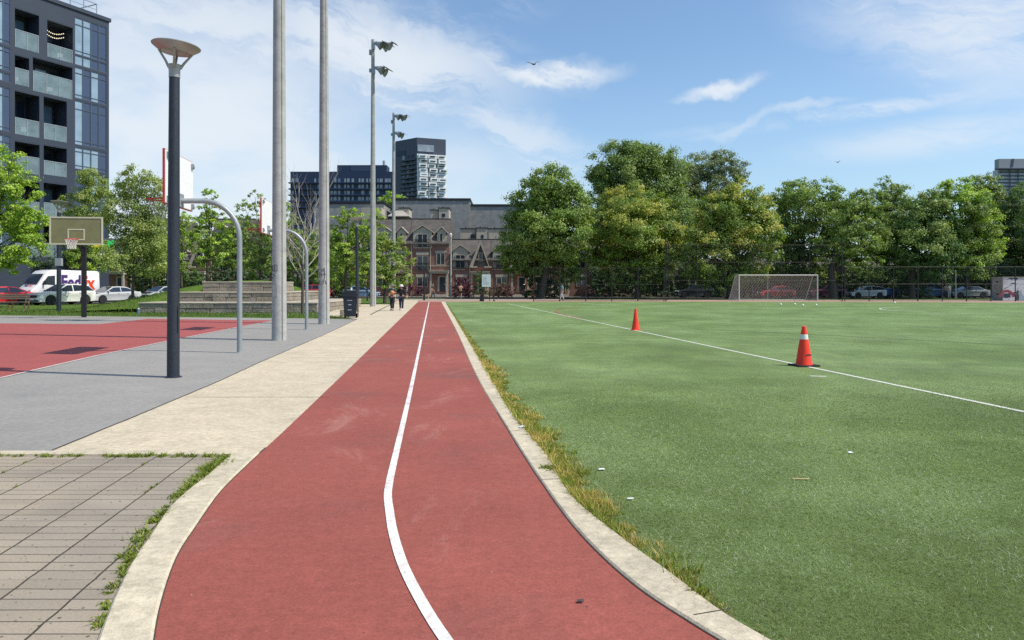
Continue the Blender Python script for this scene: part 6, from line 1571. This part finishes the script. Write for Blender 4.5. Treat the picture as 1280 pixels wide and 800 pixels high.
# ragged patches along the strip
clump = .5 + .5*np.sin(base[:, 1]*5.3 + 1.3*np.sin(base[:, 1]*13.1)) ; clump2 = .5+.5*np.sin(base[:, 1]*17 + np.sin(base[:, 1]*41)*2)
W = .82*W*(.55+.55*clump)*(.7+.45*clump2)
u = g.beta(1.3, 1.9, len(base))*1.15-.10
xy = base + nr*(u*W)[:, None]
gap = .5+.5*np.sin(base[:, 1]*3.9+2.0*np.sin(base[:, 1]*1.7)); keep = g.random(len(base)) < np.clip((.25+.75*clump2)*(.35+.9*gap), 0, 1)
xy, u, Hh, Dd, clump = xy[keep], u[keep], Hh[keep], Dd[keep], clump[keep]
pts = np.hstack([xy, np.full((len(xy), 1), .0)])
patch = .5+.5*np.sin(xy[:, 1]*2.7+xy[:, 0]*9+np.sin(xy[:, 1]*7.7))
isdry = g.random(len(pts)) < np.clip(Dd*(.2+1.15*patch), 0, .9)
cols = np.where(isdry[:, None], pick(DRY, len(pts), g), pick(GREEN, len(pts), g))*1.25
hg = .46*Hh*g.uniform(.4, 1.25, len(pts))*np.where(isdry, 1.15, .85)*(.7+.5*clump)*(1-.45*np.clip(u, 0, 1))
blades('grass', pts, hg, np.where(isdry, .0018, .0030)*np.clip(xy[:, 1]/5, .9, 3), cols, .9, seed=6)

# matted thatch under the strip
k2 = g.random(len(pts)) < .8
tp_ = pts[k2] + np.hstack([g.normal(size=(k2.sum(), 2))*.02, np.zeros((k2.sum(), 1))])
tcol = np.where(g.random((k2.sum(), 1)) < .55, pick(np.array([(.26, .20, .09), (.34, .27, .12), (.18, .15, .07)]), k2.sum(), g), pick(GREEN, k2.sum(), g))
blades('thatch', tp_, g.uniform(.008, .03, k2.sum()), np.full(k2.sum(), .003)*np.clip(tp_[:, 1]/5, .9, 3), tcol, 2.2, seed=7)

# weeds on the left kerb edge and in the paver joints
def weeds(spots, seed):
    g = np.random.default_rng(seed); Pp, Hs, Ws, Cs = [], [], [], []
    for x, y, rad, n, h in spots:
        q = g.normal(size=(n, 2))*rad*.5; Pp.append(np.stack([x+q[:, 0], y+q[:, 1], np.zeros(n)], 1))
        Hs.append(h*g.uniform(.35, 1.2, n)); Ws.append(np.full(n, .0045)); Cs.append(pick(GREEN, n, g, .3))
    return np.vstack(Pp), np.concatenate(Hs), np.concatenate(Ws), np.vstack(Cs)
sp = []; gg = random.Random(12)
for (pa, pb, r_, n, h, cover) in (((286, 571), (262, 592), .085, 60, .055, .95), ((262, 592), (222, 624), .06, 50, .04, .85), ((219, 627), (207, 640), .03, 24, .03, .5), ((205, 643), (193, 657), .05, 50, .05, .8), ((190, 664), (165, 701), .06, 50, .038, .9), ((163, 704), (141, 742), .03, 40, .028, .8), ((138, 750), (121, 788), .03, 34, .028, .6)):
    A_, B_ = G(*pa), G(*pb); m_n = max(3, int((A_-B_).length/.035))
    for k in range(m_n):
        if gg.random() > cover: continue
        p = A_+(B_-A_)*((k+gg.random())/m_n); sp.append((p.x-r_*.35+gg.gauss(0, r_*.25), p.y+gg.gauss(0, .01), r_*gg.uniform(.5, 1.0), int(n*gg.uniform(.3, 1.2)), h*gg.uniform(.4, 1.25)))
# the joint along the concrete edging
for k in range(130):
    px = gg.uniform(-10, 285); dn_ = .5+.5*math.sin(px*.11+1.0)*math.sin(px*.043)
    if gg.random() < dn_*1.1: p = G(px, 570.3+gg.uniform(-.5, 1.2)); sp.append((p.x, p.y, gg.uniform(.015, .05), gg.randint(6, 26), gg.uniform(.015, .045)))
# and the straight joints between the slabs
for ku in range(-14, -5):
    for k in range(26):
        yv = gg.uniform(3.4, 6.5); xv = (ku)*.342*1.0 - .112*yv
        if gg.random() < .5*max(0, math.sin(yv*2.1+ku*1.7)): sp.append((xv+.171*0, yv, gg.uniform(.008, .02), gg.randint(5, 12), gg.uniform(.012, .03)))
P4, H4, W4, C4 = weeds(sp, 8)
blades('weeds', P4, H4, W4, C4, 1.5, seed=9)
sp = [(G(693+k*2.5, 589+k*.4).x, G(693+k*2.5, 589+k*.4).y, .05, 30, .05) for k in range(-5, 3)] + [(G(875, 742).x, G(875, 742).y, .05, 60, .05), (G(866, 716).x, G(866, 716).y, .10, 40, .05), (G(845, 700).x, G(845, 700).y, .07, 30, .06)]
P4, H4, W4, C4 = weeds(sp, 18); blades('weeds', P4, H4, W4, C4, 1.0, seed=19)
# lawn strip blades at the court edge and around the terraces
n = 26000; x = g.uniform(-34, -6.5, n); y = g.uniform(33.5, 46, n)
from mathutils.geometry import intersect_point_tri_2d
be = [p for p in court_back[::-1]]
edge = np.interp(x, [bl2.x, *[p.x for p in be]], [bl2.y, *[p.y for p in be]])
kp = (y > edge+.05) & ~((x > -20.7) & (x < -10.6) & (y > 40.7)) & (x < np.interp(y, [33, 46], [-7.4, -9]) - (y > 36)*1.8)
x, y = x[kp], y[kp]; zz_ = np.array([max(0, mound_h(a, b)) for a, b in zip(x, y)])
LG = np.array([(.09, .16, .022), (.12, .19, .03), (.07, .13, .018), (.15, .18, .05)])
blades('lawn_grass', np.stack([x, y, zz_-.02], 1), g.uniform(.06, .14, len(x)), np.full(len(x), .012), pick(LG, len(x), g), .6, seed=10)

# fibres of the artificial turf where it is close enough to see them
n = 760000
yy = 2.2*np.exp(g.random(n)**1.15*np.log(14/2.2)); xx = -.8 + g.random(n)*(.74*yy+4.6)
ko = np.interp(yy, op[::-1, 1], op[::-1, 0])
kp = (xx > ko+.03) & (g.random(n) < np.clip((13-yy)/8, 0, 1)) & (g.random(n) < np.clip((.72*yy+3.6-xx)/1.8, 0, 1)); xx, yy = xx[kp], yy[kp]
TG = np.array([(.102, .160, .028), (.132, .192, .038), (.080, .132, .022), (.23, .28, .12), (.112, .172, .030)])
def vnoise(x, y, sc, sd):
    q = np.random.default_rng(sd).random((64, 64)); u, v = (x*sc) % 64, (y*sc) % 64
    i, j = u.astype(int), v.astype(int); fu, fv = u-i, v-j; fu, fv = fu*fu*(3-2*fu), fv*fv*(3-2*fv); i2, j2 = (i+1) % 64, (j+1) % 64; i, j = i % 64, j % 64
    return q[i, j]*(1-fu)*(1-fv)+q[i2, j]*fu*(1-fv)+q[i, j2]*(1-fu)*fv+q[i2, j2]*fu*fv
pv = .5*vnoise(xx, yy, .7, 1)+.3*vnoise(xx, yy, 1.9, 2)+.2*vnoise(xx, yy, 5.1, 3)
tc = pick(TG, len(xx), g, .4)*(.76+.80*pv)[:, None]*np.array([1.06, 1.02, .95])
glint_m = g.random(len(xx)) < np.clip((pv-.40)*1.6, .02, .45)
tc[glint_m] = pick(np.array([(.36, .44, .27), (.30, .38, .2), (.45, .5, .36)]), glint_m.sum(), g, .25)  # near-white fibres: glints of sunlight painted as blade colour
blades('turf_fibres', np.stack([xx, yy, np.full(len(xx), .0)], 1), g.uniform(.006, .016, len(xx)), np.clip(.0009*yy/3, .0009, .003), tc, 2.6, seed=12)

# litter
def litter(px, py, label, sx, sy, colr, rz, lz=.012):
    p = G(px, py); mb = MB(); gl = random.Random(px)
    vs = [(-sx/2, -sy/2, .003), (0, -sy/2, sy*.2), (sx/2, -sy/2, .004), (sx/2, sy/2, .006), (0, sy/2, sy*.3), (-sx/2, sy/2, .004)]
    mb.add(vs + [(x, y, z-.003) for x, y, z in vs], [(0, 1, 4, 5), (1, 2, 3, 4), (6, 11, 10, 7), (7, 10, 9, 8), (0, 6, 7, 1), (1, 7, 8, 2), (2, 8, 9, 3), (3, 9, 10, 4), (4, 10, 11, 5), (5, 11, 6, 0)])
    o = mb.build('paper_scrap', mat('paper', colr, .7, ((20, .1, 3),)), None); o.location = (p.x, p.y, lz); o.rotation_euler = (0, 0, rz); tag(o, label, 'litter', 'scraps of litter')
litter(653.5, 536.5, 'crumpled white and pale blue paper scrap on the right kerb by the dry grass', .08, .045, (.66, .72, .76), .5, .024)
litter(752, 588.5, 'white scrap on the turf nearer to the grass strip', .05, .025, (.75, .75, .75), .2)
litter(788, 625.5, 'thin white scrap on the turf, lower right of the first scrap', .045, .018, (.75, .75, .72), .0)
litter(1063, 567.5, 'small bright white scrap alone on the turf at the right', .04, .03, (.8, .8, .8), .3)
litter(1001, 600.5, 'thin straw-coloured sliver on the turf at the right', .13, .012, (.5, .38, .18), -.1)
litter(725.5, 754.5, 'small dark flat scrap on the red track near the right kerb', .03, .02, (.06, .05, .05), .0)

# ================================================================== sky, sun, camera
EL = R(54); AZ = math.atan2(1.0, -.27)
sdir = Vector((math.sin(AZ)*math.cos(EL), math.cos(AZ)*math.cos(EL), math.sin(EL)))
sun = bpy.data.lights.new('sun', 'SUN'); sun.energy = 4.7; sun.angle = R(.55); sun.color = (1, .93, .82)
so = link(bpy.data.objects.new('sun', sun)); so.rotation_euler = (-sdir).to_track_quat('-Z', 'Y').to_euler(); so.location = (30, -20, 60)
w = bpy.data.worlds.new('World'); scene.world = w; w.use_nodes = True
t = NT(w.node_tree); t.n.clear()
out = t.node('ShaderNodeOutputWorld'); bg = t.node('ShaderNodeBackground'); t.l.new(bg.outputs[0], out.inputs[0])
sky = t.node('ShaderNodeTexSky'); sky.sky_type = 'NISHITA'; sky.sun_disc = False; sky.sun_elevation = EL; sky.sun_rotation = AZ; sky.altitude = 100; sky.air_density = 1.0; sky.dust_density = 1.0; sky.ozone_density = 1.0
STR = .1; bg.inputs['Strength'].default_value = STR
vec = t.node('ShaderNodeTexCoord').outputs['Generated']
dx, dy, dz = t.sep(vec)
az = t.math('ARCTAN2', dx, dy); el = t.math('ARCSINE', dz)
# cirrus: streaky noise in azimuth and height, gathered where the clouds stand in the sky
wv = t.comb(az, el, 0.0)
warp = t.math('MULTIPLY', t.math('SUBTRACT', t.noise(wv, 4.0, 6, .6), .5), .13)
az2 = t.math('ADD', az, t.math('MULTIPLY', warp, .6)); el2 = t.math('ADD', el, warp)
rot = R(-9)
ua = t.math('ADD', t.math('MULTIPLY', az2, math.cos(rot)), t.math('MULTIPLY', el2, math.sin(rot))); ub = t.math('SUBTRACT', t.math('MULTIPLY', el2, math.cos(rot)), t.math('MULTIPLY', az2, math.sin(rot)))
streak = t.noise(t.comb(t.math('MULTIPLY', ua, 5.0), t.math('MULTIPLY', ub, 24.0), 0.3), 1.0, 9, .64, .0)
soft = t.noise(t.comb(t.math('MULTIPLY', az2, 4.0), t.math('MULTIPLY', el2, 9.0), 1.7), 1.0, 6, .55)
def pe(px, py):
    tx, tz = (px-CX)/F, (YH-py)/F; a = math.atan(tx); return a, math.atan(tz*math.cos(a))
dens = None
def cloud(px, py, rx, ry, ang, amp, hard, lo=.38, hi=.72, src=None):
    """soft elliptical region (sizes in picture pixels) filled with streaks"""
    global dens
    a0, e0 = pe(px, py); c, s = math.cos(R(ang)), math.sin(R(ang))
    da = t.math('SUBTRACT', az2 if hard else az, a0); de = t.math('SUBTRACT', el2 if hard else el, e0)
    u_ = t.math('DIVIDE', t.math('ADD', t.math('MULTIPLY', da, c), t.math('MULTIPLY', de, s)), rx/F)
    v_ = t.math('DIVIDE', t.math('SUBTRACT', t.math('MULTIPLY', de, c), t.math('MULTIPLY', da, s)), ry/F)
    r = t.math('SQRT', t.math('ADD', t.math('MULTIPLY', u_, u_), t.math('MULTIPLY', v_, v_)))
    m_ = t.ramp(r, 1.0, .15, 0, 1)
    k = t.math('MULTIPLY', t.math('MULTIPLY', m_, t.ramp(src or streak, lo, hi, 0.0, 1.0)), amp)
    dens = k if dens is None else t.math('MAXIMUM', dens, k)
cloud(230, 170, 430, 300, 0, .86, False, .08, .58, soft)
cloud(260, 60, 330, 140, -6, .8, True, .25, .6)
cloud(300, 260, 520, 150, 0, .72, False, .15, .60, soft)
cloud(560, 220, 330, 110, -22, .55, False, .2, .62, soft)
cloud(460, 70, 280, 90, -8, .85, True, .30, .58)
cloud(330, 120, 260, 70, 4, .8, True, .30, .56)
cloud(470, 120, 190, 30, -6, .75, True, .3, .56)
cloud(640, 170, 190, 60, -26, .6, True, .3, .6)
cloud(690, 92, 120, 22, 4, 1.0, True, .25, .55)
cloud(620, 80, 160, 34, -10, .6, True, .34, .62)
cloud(560, 20, 170, 30, 8, .5, True, .35, .65)
cloud(898, 112, 66, 11, 7, .85, True, .30, .56)
cloud(1050, 143, 240, 13, 3, .66, False, .36, .62)
cloud(960, 148, 110, 9, 5, .5, True, .25, .55)
cloud(1170, 172, 200, 30, 2, .5, False, .3, .62)
cloud(1250, 30, 260, 90, -14, .75, False, .22, .62)
cloud(1120, 15, 160, 40, -22, .6, False, .3, .62)
cloud(1165, 85, 70, 30, 5, .5, False, .38, .62)
cloud(1270, 110, 120, 60, 0, .45, False, .3, .65, soft)
sc_ = t.mix(1.0, sky.outputs[0], (1.34, 1.54, 1.64, 1), 'MULTIPLY')
hz = t.ramp(el, .02, .32, .34, 0.0)
sc_ = t.mix(hz, sc_, (4.7, 6.3, 8.0, 1))
ccol = (8.0, 8.5, 9.0, 1)
t.put(bg.inputs[0], t.mix(t.math('MINIMUM', dens, 1.0), sc_, ccol))

cam = bpy.data.cameras.new('camera'); co = link(bpy.data.objects.new('camera', cam))
co.location = (0, 0, H); co.rotation_euler = (math.pi/2, 0, 0)
cam.sensor_width = 36; cam.lens = 36*F/1280; cam.shift_y = -(400-YH)/1280; cam.clip_end = 3000; cam.clip_start = .05
scene.camera = co
scene.view_settings.view_transform = 'Standard'; scene.view_settings.look = 'None'; scene.view_settings.exposure = 0.08; scene.view_settings.gamma = 1.0
scene.render.resolution_x, scene.render.resolution_y = 1024, 640
scene.cycles.transparent_max_bounces = 24; scene.cycles.max_bounces = 6; scene.cycles.diffuse_bounces = 3
try: scene.cycles.use_denoising = False; scene.cycles.denoiser = 'OPENIMAGEDENOISE'
except Exception: pass
